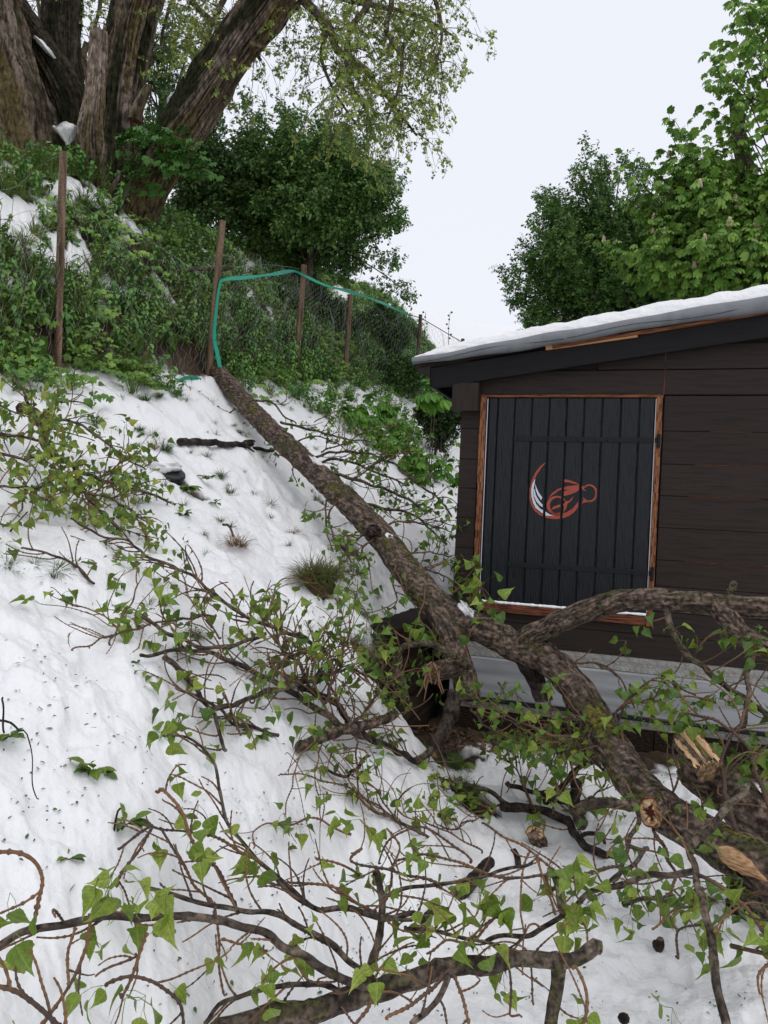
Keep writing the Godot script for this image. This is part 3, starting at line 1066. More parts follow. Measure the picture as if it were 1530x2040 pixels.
func fence() -> void:
	var f := thing("wire_fence", G(415, 742), "old wire mesh fence on thin wooden posts along the top of the bank", "fence")
	#  foot x, foot y, depth, head x, head y, radius
	for q in [[-160, 800, 4.9, -150, 215, 0.036], [115, 730, 6.5, 126, 303, 0.031], [414, 748, 8.7, 443, 440, 0.038], [588, 750, 11.0, 606, 528, 0.040], [687, 752, 12.7, 698, 587, 0.040], [826, 812, 14.9, 838, 627, 0.037], [919, 780, 17.5, 922, 675, 0.042]]:
		var a := P(q[0], q[1], q[2]) - Vector3(0, 0.10, 0)
		var b := P(q[3], q[4], q[2])
		posts.append([a, b])
		var mb := MB.new()
		var pts := PackedVector3Array()
		for k in 24:
			pts.append(a.lerp(b, k / 23.0))
		tube(mb, pts, taper(24, q[5] * 1.1, q[5]), 10, 5, Color(0.20, 0.13, 0.085), q[0] * 0.01 + 5.0)
		mb.auto_normals()
		obj("post", mb, M.wood, f)
	# mesh, panel by panel: zigzag wires
	for k in posts.size() - 1:
		var a0: Vector3 = posts[k][0]
		var a1: Vector3 = posts[k][1]
		var b0: Vector3 = posts[k + 1][0]
		var b1: Vector3 = posts[k + 1][1]
		var topf: float = [0.72, 0.78, 0.86, 0.94, 0.96, 0.97][k]
		var w := a0.distance_to(b0)
		var cell: float = [0.09, 0.09, 0.06, 0.065, 0.075, 0.10][k]
		var cols := int(w / cell)
		var rows := int(a0.distance_to(a1) * topf / (cell * 0.8))
		var mb := MB.new()
		var th: float = [0.0009, 0.0010, 0.0013, 0.0014, 0.0016, 0.0018][k]
		for i in cols + 1:
			for j in rows:
				var pp := []
				for e in 2:
					var fy := float(j + e) / rows
					var fx := (float(i) + (0.5 if (i + j + e) % 2 == 0 else 0.0)) / (cols + 1)
					var sagy = topf - 0.10 * sin(PI * fx) * [1.6, 1.4, -0.4, 0.6, 0.4, 0.3][k]
					var lo := a0.lerp(b0, fx)
					lo.y = maxf(lo.y, H(lo.x, lo.z))
					var hi := lo.lerp(a1.lerp(b1, fx), sagy)
					var bulge := 0.07 * nz.get_noise_2d(fx * 5.0 + k * 9.0, fy * 3.0)
					pp.append(lo.lerp(hi, fy) + Vector3(-0.95, 0, -0.31) * bulge)
				var t: Vector3 = (pp[1] - pp[0]).normalized()
				var sx := t.cross(Vector3(0.3, 0, 0.95)).normalized() * th
				var sy := t.cross(sx).normalized() * th
				mb.quad(pp[0] - sx, pp[1] - sx, pp[1] + sx, pp[0] + sx)
				mb.quad(pp[0] - sy, pp[1] - sy, pp[1] + sy, pp[0] + sy)
		var o := obj("wire_mesh", mb, M.wire, f)
		o.set_meta("kind", "stuff")
	# loose strands of old wire by the first post
	for q in [[118, 310, 80, 330, 30, 372, -20, 380], [122, 420, 150, 402, 190, 430, 205, 470], [120, 440, 60, 420, 0, 440, -40, 430], [120, 330, 200, 420, 300, 480, 420, 560], [445, 548, 480, 531, 540, 528, 600, 536]]:
		var mb := MB.new()
		var pts := smooth(dl(q, 6.5, 7.4) if q[0] < 300 else dl(q, 8.7, 11.0), 0.05)
		tube(mb, pts, taper(pts.size(), 0.0016, 0.0016), 4, 9)
		obj("loose_wire", mb, M.wire, f)
	var mb2 := MB.new()
	var top := smooth(dl([808, 626, 838, 634, 870, 652, 922, 682, 945, 690], 14.6, 18.0), 0.1)
	tube(mb2, top, taper(top.size(), 0.009, 0.009), 5, 9)
	obj("top_cord", mb2, M.dark_metal, f)
	# two tall dry weeds behind the far end
	for q in [[893, 690, 894, 655, 897, 622], [842, 690, 846, 655, 848, 622]]:
		var w := thing("dry_weed", P(q[0], q[1] + 60, 16.5), "thin dry weed stalk standing against the sky behind the far fence end" if q[0] > 870 else "thin dry weed stalk beside the fifth fence post", "weed")
		var mb := MB.new()
		var pts := smooth(PackedVector3Array([P(q[0], q[1] + 60, 16.5), P(q[2], q[3], 16.5), P(q[4], q[5], 16.5)]), 0.05)
		tube(mb, pts, taper(pts.size(), 0.009, 0.004), 4, 4)
		for k in 7:
			var p: Vector3 = pts[pts.size() - 1 - k * 2]
			blob(mb, p + rvec() * 0.05, Vector3.ONE * 0.022, k, Color(0.10, 0.09, 0.05), 0.3, 5, 6)
		obj("stalk", mb, M.wood, w)
	# the green strap
	var st := smooth(PackedVector3Array([P(440, 742, 8.62), P(433, 705, 8.62), P(427, 672, 8.62), P(430, 622, 8.64), P(437, 572, 8.66), P(447, 557, 8.75), P(500, 552, 9.4), P(545, 546, 10.0), P(584, 540, 10.75), P(606, 549, 10.93), P(650, 569, 11.8), P(700, 582, 12.6), P(760, 603, 13.7), P(812, 627, 14.6)]), 0.04)
	var mb := MB.new()
	for k in st.size() - 1:
		var wv := 0.021 + 0.006 * sin(k * 0.21)
		var tw := 0.5 * sin(k * 0.11) + 0.3
		var t0 := (st[k + 1] - st[k]).normalized()
		var side := t0.cross(Vector3(0.25, 0, 0.97)).normalized().rotated(t0, tw)
		var thn := t0.cross(side).normalized() * 0.003
		side *= wv
		var t1 := (st[mini(k + 2, st.size() - 1)] - st[k + 1]).normalized() if k < st.size() - 2 else t0
		var side1 := t1.cross(Vector3(0.25, 0, 0.97)).normalized().rotated(t1, 0.5 * sin((k + 1) * 0.11) + 0.3)
		var thn1 := t1.cross(side1).normalized() * 0.003
		side1 *= 0.021 + 0.006 * sin((k + 1) * 0.21)
		var a := st[k]
		var b := st[k + 1]
		mb.quad(a - side + thn, b - side1 + thn1, b + side1 + thn1, a + side + thn)
		mb.quad(a + side - thn, b + side1 - thn1, b - side1 - thn1, a - side - thn)
		mb.quad(a + side + thn, b + side1 + thn1, b + side1 - thn1, a + side - thn)
		mb.quad(a - side - thn, b - side1 - thn1, b - side1 + thn1, a - side + thn)
		if k % 2 == 0 and k > 60:
			pass
	tag(obj("green_strap", mb, M.strap), "bright green strap running along the fence top and hanging down to the trunk end", "strap")
	mb = MB.new()
	var se := smooth(PackedVector3Array([G(352, 762, 0.01), G(366, 754, 0.03), G(384, 753, 0.03), G(400, 757, 0.01)]), 0.02)
	for k in se.size() - 1:
		var t0 := (se[k + 1] - se[k]).normalized()
		beam(mb, se[k], se[k + 1] + t0 * 0.004, Vector3(0, 1, 0.6), 0.004, 0.04, 0.001)
	tag(obj("green_strap_end", mb, M.strap), "short loose end of green strap lying on the snow below the fence", "strap")
	# timber sleepers holding the bank beside the shed
	for q in [[0.79, 4.62, 1.50, 0.0], [0.62, 4.53, 1.58, 0.0], [0.45, 4.56, 1.52, 0.0], [0.28, 4.50, 1.56, 0.0], [0.10, 4.54, 1.5, 0.0]]:
		var a = Vector3(AX, 0, AZ) * q[1] + Vector3(-0.9507, 0, -0.3102) * q[2]
		a.y = q[0]
		var b = a + Vector3(AX, 0, AZ) * 2.2
		b.y = q[0] + 0.01
		var sl := MB.new()
		beam(sl, a, b, UPV, 0.26, 0.165, 0.012, Color.WHITE * rnd(0.8, 1.2))
		var which: String = {0.79: "topmost", 0.62: "second", 0.45: "middle", 0.28: "fourth", 0.10: "lowest"}[q[0]]
		tag(obj("timber_sleeper", sl, M.sleeper), "%s dark timber sleeper holding back the bank beside the shed corner" % which, "sleeper", "stacked timber sleepers")


# ---------------------------------------------------------------- standing trees
# crown of branches that bear clumps of leaves
func crown(o: Node3D, c: Vector3, r: Vector3, foot: Vector3, nb: int, per: int, mesh: Mesh, tints: Array, jag: float, size: float, spread: float, extra: Array = [], per_x := -1, bark := Color(0.05, 0.04, 0.03), flat := 1.0) -> Array:
	var xf := []
	var wood := MB.new()
	var tips := []
	for i in nb + extra.size():
		var u := rvec()
		if u.y < -0.75:
			u.y *= -0.6
		var e := c + Vector3(u.x * r.x, u.y * r.y, u.z * r.z) * (0.82 + jag * nz.get_noise_3d(u.x * 2.2 + c.x, u.y * 2.2 + c.y, u.z * 2.2) + rnd(-0.22, 0.14))
		if i >= nb:
			e = extra[i - nb]
		var s := foot.lerp(c, rnd(0.25, 1.0)) + rvec() * 0.1
		var m := s.lerp(e, 0.5) + Vector3(0, r.y * rnd(0.05, 0.22), 0)
		var path := PackedVector3Array()
		for k in 9:
			var f := k / 8.0
			path.append(s.lerp(m, f).lerp(m.lerp(e, f), f))
		tube(wood, path, taper(9, 0.022, 0.004), 4, 9, Color(-1, 0, 0))
		var np := per_x if i >= nb and per_x > 0 else per
		for k in np:
			var f := 0.22 + 0.80 * sqrt((k + rnd(0, 1)) / np)
			if i >= nb and per_x > 0:
				f = crown_from + (1.02 - crown_from) * sqrt((k + rnd(0, 1)) / np)
			var p := s.lerp(m, f).lerp(m.lerp(e, f), f)
			p += rvec() * spread * maxf(0.12, 1.05 - f * 0.85) * Vector3(1, flat, 1)
			var d := ((e - s).normalized() * 0.7 + rvec() * 0.8 + Vector3(0, -0.1, 0)).normalized()
			xf.append(Transform3D(facing(d, Vector3.UP + rvec() * 0.6).scaled(Vector3.ONE * size * rnd(0.8, 1.25)), p))
		tips.append([e, (e - m).normalized()])
	for k in wood.c.size():
		wood.c[k] = bark
	obj("branches", wood, M.twig, o).set_meta("kind", "stuff")
	many("crown", mesh, M.foliage, xf, tints, o)
	return tips


func tints(a: Color, b: Color, n := 37) -> Array:
	var out := []
	for k in n:
		var f := rnd(0, 1)
		out.append(a.lerp(b, f) * rnd(0.85, 1.15))
	return out


func trunk_of(o: Node3D, foot: Vector3, top: Vector3, r: float) -> void:
	var mb := MB.new()
	var pts := PackedVector3Array()
	for k in 14:
		pts.append(foot.lerp(top, k / 13.0) + Vector3(nz.get_noise_1d(k * 0.3) * 0.1, 0, 0))
	tube(mb, pts, taper(14, r * 1.2, r * 0.5), 12, 1, Color(-1, 0, 0), foot.x)
	mb.auto_normals()
	obj("trunk", mb, M.bark, o)


func ground_at(p: Vector3) -> Vector3:
	return Vector3(p.x, H(p.x, p.z), p.z)


func trees() -> void:
	var small := clump("small")
	var small2 := clump("small")
	var palm := clump("palmate")
	# the round hedge maple
	var c := P(618, 410, 13.0)
	var o := thing("hedge_maple", ground_at(c) - Vector3(0, 0.1, 0), "round dense dark green maple bush standing just behind the fence", "tree")
	trunk_of(o, o.position, c, 0.09)
	crown(o, c, Vector3(1.62, 1.42, 1.5), o.position + Vector3(0, 0.6, 0), 230, 36, small, tints(Color(0.055, 0.13, 0.030), Color(0.135, 0.25, 0.055)), 0.34, 1.15, 0.45, [P(560, 215, 13), P(520, 235, 12.8), P(640, 225, 13.2), P(480, 195, 12.7), P(790, 520, 13), P(818, 590, 13.4), P(800, 440, 13), P(600, 230, 13.2)])
	# the thin bush between the big tree and the maple
	c = P(415, 380, 12.4)
	o = thing("thorn_bush", ground_at(c) - Vector3(0, 0.1, 0), "looser dark leafed bush filling the gap between the big tree and the round maple bush", "bush")
	crown(o, c, Vector3(0.85, 1.55, 0.9), o.position + Vector3(0, 0.3, 0), 80, 20, small2, tints(Color(0.045, 0.10, 0.024), Color(0.085, 0.165, 0.036)), 0.4, 1.05, 0.42, [P(330, 470, 12), P(355, 430, 12), P(470, 300, 12), P(390, 220, 12.2)])
	c = P(330, 170, 13.5)
	o = thing("thorn_bush", ground_at(c) - Vector3(0, 0.1, 0), "tall thin leafed bush seen between the forked stems of the big tree", "bush")
	crown(o, c, Vector3(0.8, 1.6, 0.8), o.position + Vector3(0, 0.5, 0), 36, 14, small2, tints(Color(0.04, 0.10, 0.022), Color(0.07, 0.15, 0.03)), 0.4, 1.0, 0.5)
	# bushes behind the fence
	var q := [[760, 660, 14.6, 0.75, 0.62, "light leafed bush overgrowing the wire fence beside the fourth post", 0.075], [640, 650, 13.0, 0.95, 0.60, "low dark bush behind the wire fence below the round maple bush", 0.05], [540, 640, 11.6, 0.75, 0.50, "low nettle-like bush behind the wire fence near the green strap", 0.055], [878, 818, 12.5, 0.36, 0.22, "small dark evergreen bush showing beside the shed corner under the eave", 0.035], [800, 745, 13.6, 0.5, 0.3, "loose bush at the foot of the fifth fence post", 0.07]]
	for k in q:
		c = P(k[0], k[1], k[2] + 0.7) if k[2] > 12.6 or k[0] < 600 else P(k[0], k[1], k[2])
		o = thing("fence_bush", ground_at(c) - Vector3(0, 0.05, 0), k[5], "bush")
		var g: float = k[6]
		crown(o, c, Vector3(k[3], k[4], k[3]), o.position, 70, 30, small2, tints(Color(g * 0.75, g * 1.7, g * 0.4), Color(g * 1.3, g * 2.4, g * 0.6)), 0.3, 0.85, 0.3)
	# the dark tree behind the shed
	c = P(1205, 515, 13.0)
	o = thing("hawthorn_tree", ground_at(P(1330, 900, 13.2)), "dark green small leafed tree with feathery edge behind the shed roof", "tree")
	trunk_of(o, o.position, c, 0.13)
	var ex := []
	for e in [[1000, 540], [1025, 600], [1010, 565], [1040, 640], [1035, 480], [1075, 390], [1085, 420], [1080, 385], [1160, 292], [1150, 330], [1195, 320], [1145, 350], [1060, 520], [1110, 660], [1050, 655], [1030, 520], [1090, 450], [1240, 315], [1100, 400], [1280, 330], [1025, 590], [1060, 620], [1130, 380], [1180, 345]]:
		ex.append(P(e[0], e[1], 13.0 + rnd(-0.4, 0.4)))
		ex.append(P(e[0] + rnd(8, 40), e[1] + rnd(0, 40), 13.0 + rnd(-0.6, 0.6)))
	crown(o, c, Vector3(1.60, 1.30, 1.5), o.position + Vector3(0, 2.0, 0), 170, 40, small, tints(Color(0.042, 0.12, 0.028), Color(0.15, 0.275, 0.055)), 0.42, 0.92, 0.44, ex, 36)
	# the horse chestnut on the right
	c = P(1455, 480, 10.7)
	o = thing("horse_chestnut", ground_at(P(1640, 900, 11.0)), "tall horse chestnut with drooping leaves and pale flower candles at the right", "tree")
	trunk_of(o, o.position, c + Vector3(0, 2, 0), 0.2)
	ex = []
	for e in [[1325, 245], [1345, 240], [1360, 270], [1245, 320], [1250, 345], [1290, 330], [1335, 310], [1420, 290], [1400, 300], [1440, 460], [1370, 440], [1390, 540], [1480, 590], [1350, 350], [1300, 360], [1420, 380], [1450, 250], [1480, 330], [1500, 420], [1520, 560], [1440, 540], [1380, 400]]:
		ex.append(P(e[0], e[1], 10.2 + rnd(-0.4, 0.5)))
		ex.append(P(e[0] + rnd(10, 60), e[1] + rnd(0, 50), 10.4 + rnd(-0.6, 0.5)))
	var ex2 := []
	for e in [[1480, 15], [1460, 60], [1420, 110], [1415, 170], [1440, 140], [1450, 190], [1500, 90], [1410, 220], [1470, 220], [1520, 160], [1490, 40], [1530, 230], [1475, 10], [1450, 100], [1520, 30], [1500, 190]]:
		ex2.append(P(e[0], e[1], 10.3 + rnd(-0.4, 0.5)))
		ex2.append(P(e[0] + rnd(20, 50), e[1] + rnd(-10, 30), 10.3 + rnd(-0.4, 0.5)))
	var tips := crown(o, c, Vector3(1.50, 1.10, 1.4), o.position + Vector3(0, 2.4, 0), 210, 46, palm, tints(Color(0.085, 0.20, 0.030), Color(0.26, 0.42, 0.075)), 0.34, 0.62, 0.36, ex, 17)
	crown_from = 0.80
	tips.append_array(crown(o, P(1620, 180, 10.8), Vector3(0.5, 0.9, 0.8), o.position + Vector3(0, 4.0, 0), 24, 20, palm, tints(Color(0.085, 0.20, 0.030), Color(0.26, 0.42, 0.075)), 0.30, 0.62, 0.30, ex2, 12))
	crown_from = 0.30
	# flower candles stand at the shoot tips
	var cm := MB.new()
	for k in 26:
		var y := 0.11 * k / 25.0
		blob(cm, Vector3(cos(k * 2.4), 0, sin(k * 2.4)) * 0.036 * (1.0 - k / 34.0) + Vector3(0, y, 0), Vector3.ONE * 0.019, k, Color(0.66, 0.57, 0.42).lerp(Color(0.52, 0.40, 0.27), rnd(0, 1)), 0.5, 4, 6)
	cm.auto_normals()
	var candle := cm.mesh()
	var cn := 0
	for k in tips.size():
		if (k % 2 == 0 or k > 130) and cn < 110:
			var fl := MeshInstance3D.new()
			fl.name = "flower_candle"
			fl.mesh = candle
			fl.material_override = M.twig
			o.add_child(fl, true)
			fl.transform = Transform3D(Basis(Vector3(1, 0, 0.3).normalized(), rnd(-0.5, 0.5)).scaled(Vector3.ONE * rnd(0.55, 0.85)), tips[k][0] - o.position + Vector3(0, 0.03, 0))
			cn += 1


func poplar() -> void:
	var o := thing("old_poplar", G(210, 440), "huge old poplar with several mossy stems and a splintered stump on top of the bank", "tree")
	# stems: centre line in the picture, radii there, distance
	var stems := [
		[[-30, -70, -35, 0, -22, 100, -2, 200, 12, 300, 25, 400, 35, 520], 9.2, 9.3, [62, 64, 74, 88, 96, 105, 135]],
		[[10, -10, 45, 50, 82, 105, 120, 165, 148, 235, 150, 330], 9.8, 9.7, [26, 30, 34, 34, 36, 40]],
		[[124, -70, 122, 0, 119, 100, 126, 200, 140, 290, 150, 420, 150, 500], 10.1, 9.8, [34, 36, 37, 41, 50, 60, 80]],
		[[198, 66, 196, 110, 192, 180, 186, 260, 188, 340, 196, 430, 198, 520], 9.15, 9.1, [15, 17, 21, 30, 37, 48, 64]],
		[[290, -80, 275, 0, 259, 60, 246, 130, 235, 200, 226, 300, 222, 400, 220, 500], 9.45, 9.3, [42, 41, 38, 38, 43, 52, 62, 80]],
		[[590, -70, 515, 30, 452, 120, 398, 200, 338, 290, 288, 370, 258, 440, 240, 520], 8.7, 9.2, [37, 38, 36, 37, 38, 40, 44, 52]],
		[[130, 330, 140, 400, 150, 480, 150, 560], 9.6, 9.4, [50, 88, 112, 125]],
	]
	for k in stems.size():
		var q: Array = stems[k]
		var pts := smooth(dl(q[0], q[1], q[2]), 0.035)
		var rad := radii_along(pts.size(), q[3])
		for i in rad.size():
			rad[i] *= 9.3 / F
		var mb := MB.new()
		tube(mb, pts, rad, 150, 3, Color(0.30, 0.20, 0.13) if k == 3 else Color(-1, 0, 0), k * 3.1 + 0.4)
		if k == 1 or k == 2 or k == 6:
			for i in mb.c.size():
				mb.c[i] = mb.c[i].lerp(Color(0.020, 0.020, 0.010), 0.72)
		if k == 3:
			for i in mb.c.size():
				mb.c[i] = mb.c[i].lerp(Color(0.46, 0.36, 0.29), 0.75 * clampf(0.45 + 1.4 * nz.get_noise_3d(mb.v[i].x * 2.5, mb.v[i].y * 1.1, mb.v[i].z * 2.5), 0, 1))
		mb.auto_normals()
		var st := obj("splintered_stump" if k == 3 else "trunk" if k == 6 else "stem", mb, M.old_bark, o)
		if k == 3:
			st.set_meta("label", "broken pale stump of a lost stem, splintered at its top")
			for i in 14:
				var sm := MB.new()
				var b := P(186 + i * 1.9, 72, 9.15 + 0.05 * sin(i * 2.0))
				var tp := b + Vector3(rnd(-0.05, 0.05) - (0.05 if i < 4 else 0.0), rnd(0.06, 0.20), rnd(-0.04, 0.04))
				tube(sm, PackedVector3Array([b - Vector3(0, 0.1, 0), b, tp]), PackedFloat32Array([0.022, 0.018, 0.003]), 5, 9)
				for j in sm.c.size():
					sm.c[j] = Color(0.20, 0.125, 0.08) * rnd(0.6, 1.2)
				obj("splinter", sm, M.wood, st)
	# short broken limbs
	for q in [[[268, 240, 275, 215, 297, 172], 9.0, [13, 9, 7]], [[500, 88, 512, 92, 528, 96], 8.6, [9, 7, 5]], [[172, 85, 166, 110, 172, 140, 180, 175], 9.7, [5, 6, 6, 7]]]:
		var pts := smooth(dl(q[0], q[1], q[1]), 0.03)
		var rad := radii_along(pts.size(), q[2])
		for i in rad.size():
			rad[i] *= q[1] / F
		var mb := MB.new()
		tube(mb, pts, rad, 14, 3, Color(0.26, 0.12, 0.06), 5.0)
		mb.auto_normals()
		obj("broken_limb", mb, M.old_bark, o)
	# high branches reaching into the picture, with hanging shoots
	var pop := clump("poplar")
	var xf := []
	var fine := MB.new()
	var mains := [
		[[560, -60, 605, 0, 655, 55, 672, 100, 712, 125, 745, 155], 8.8, [14, 11, 9, 8, 7, 5]],
		[[700, -60, 735, 0, 700, 55, 690, 110, 700, 170, 730, 215], 8.6, [9, 8, 6, 5, 4, 3]],
		[[760, -80, 780, 0, 770, 60, 800, 120, 790, 190, 770, 240], 8.7, [7, 6, 5, 4, 3, 2]],
		[[820, -90, 860, -20, 880, 60, 870, 120, 850, 160], 8.6, [7, 6, 4, 3, 2]],
		[[480, -60, 440, 10, 412, 80, 408, 130, 380, 180], 9.2, [8, 6, 5, 4, 3]],
		[[330, -60, 380, 0, 420, 40, 470, 60, 520, 120], 9.6, [7, 6, 5, 4, 3]],
		[[560, -90, 640, -20, 740, 10, 830, 30, 900, 70], 9.2, [9, 8, 6, 4, 2]],
		[[655, 55, 640, 110, 660, 170, 690, 220, 720, 260], 9.0, [5, 4, 3, 2, 2]],
		[[712, 125, 760, 180, 800, 230, 830, 270], 8.9, [5, 4, 3, 2]],
		[[180, -80, 200, -10, 190, 50, 170, 110], 10.5, [6, 5, 3, 2]],
		[[60, -60, 75, 0, 80, 60, 70, 110], 10.6, [5, 4, 3, 2]],
		[[400, -70, 350, -10, 330, 40, 320, 90], 10.0, [6, 5, 3, 2]],
	]
	for q in mains:
		var pts := smooth(dl(q[0], q[1], q[1] - 0.3), 0.06)
		var rad := radii_along(pts.size(), q[2])
		for i in rad.size():
			rad[i] *= q[1] / F
		var mb := MB.new()
		tube(mb, pts, rad, 8, 1, Color(-1, 0, 0), q[1] * 5.0)
		mb.auto_normals()
		obj("high_branch", mb, M.bark, o)
		var n := int(pts.size() * 0.85)
		for k in n:
			var i := int(lerpf(pts.size() * 0.12, pts.size() - 1, float(k) / n))
			var p := pts[i]
			var d := (rvec() * Vector3(1, 0.5, 1) + Vector3(0.15, -0.05, 0)).normalized()
			var path := PackedVector3Array([p])
			var L := rnd(0.35, 0.95)
			for j in 7:
				p += d * L / 7.0
				d = (d + Vector3(0, -0.22, 0) + rvec() * 0.25).normalized()
				path.append(p)
				var np := (2 if rnd(0, 1) < 0.55 else 1) if j > 0 else 0
				for e in np:
					xf.append(Transform3D(facing((d + rvec() * 1.1 + Vector3(0, -0.4, 0)).normalized(), Vector3.UP + rvec() * 0.5).scaled(Vector3.ONE * rnd(0.68, 1.02)), p + rvec() * 0.08))
			tube(fine, path, taper(path.size(), 0.006, 0.002), 4, 9)
	for k in fine.c.size():
		fine.c[k] = Color(0.06, 0.045, 0.03)
	obj("shoots", fine, M.twig, o).set_meta("kind", "stuff")
	many("crown", pop, M.foliage, xf, tints(Color(0.14, 0.21, 0.040), Color(0.29, 0.34, 0.075)), o)
	# leafy sprouts low on the leaning stem
	xf = []
	var lob := clump("lobed")
	for q in [[300, 310, 0.35, 46], [345, 300, 0.25, 24], [370, 340, 0.22, 22], [280, 380, 0.2, 10], [400, 345, 0.15, 10]]:
		var cc := P(q[0], q[1], 8.75)
		for k in q[3]:
			xf.append(Transform3D(facing(rvec() + Vector3(0, 0, 0.8), UPV).scaled(Vector3.ONE * 0.9), cc + rvec() * q[2] * Vector3(1, 0.7, 0.5)))
	many("stem_sprouts", lob, M.foliage, xf, tints(Color(0.06, 0.17, 0.03), Color(0.10, 0.22, 0.04)), o)
	# snow caught in its forks
	for q in [[136, 268, 9.22, 0.19, 0.16, 0.18, "patch of snow caught in the fork beside the splintered stump"], [90, 96, 9.55, 0.17, 0.035, 0.14, "strip of snow lying on the dark left limb of the big tree"], [347, 196, 9.0, 0.10, 0.03, 0.1, "small strip of snow on the leaning right stem of the big tree"]]:
		var mb := MB.new()
		var turn := Basis(Vector3(0, 0, 1), -0.75 if q[0] == 90 else (0.75 if q[0] == 347 else 0.1))
		blob(mb, P(q[0], q[1], q[2]), Vector3(q[3], q[4], q[5]), q[0], Color(0.875, 0.872, 0.872), 0.22, 16, 24, turn)
		if q[0] == 136:
			var mid: Vector3 = P(q[0], q[1], q[2])
			for i in mb.v.size():
				var w := clampf(0.62 + (mb.v[i].y - mid.y) / 0.26, 0.15, 1.1)
				mb.v[i] = Vector3(mid.x + (mb.v[i].x - mid.x) * w, minf(mb.v[i].y, mid.y + 0.07 + 0.02 * sin(mb.v[i].x * 25.0)), mid.z + (mb.v[i].z - mid.z) * w)
			mb.auto_normals()
		tag(obj("snow_patch", mb, M.snow), q[6], "snow", "", "stuff")


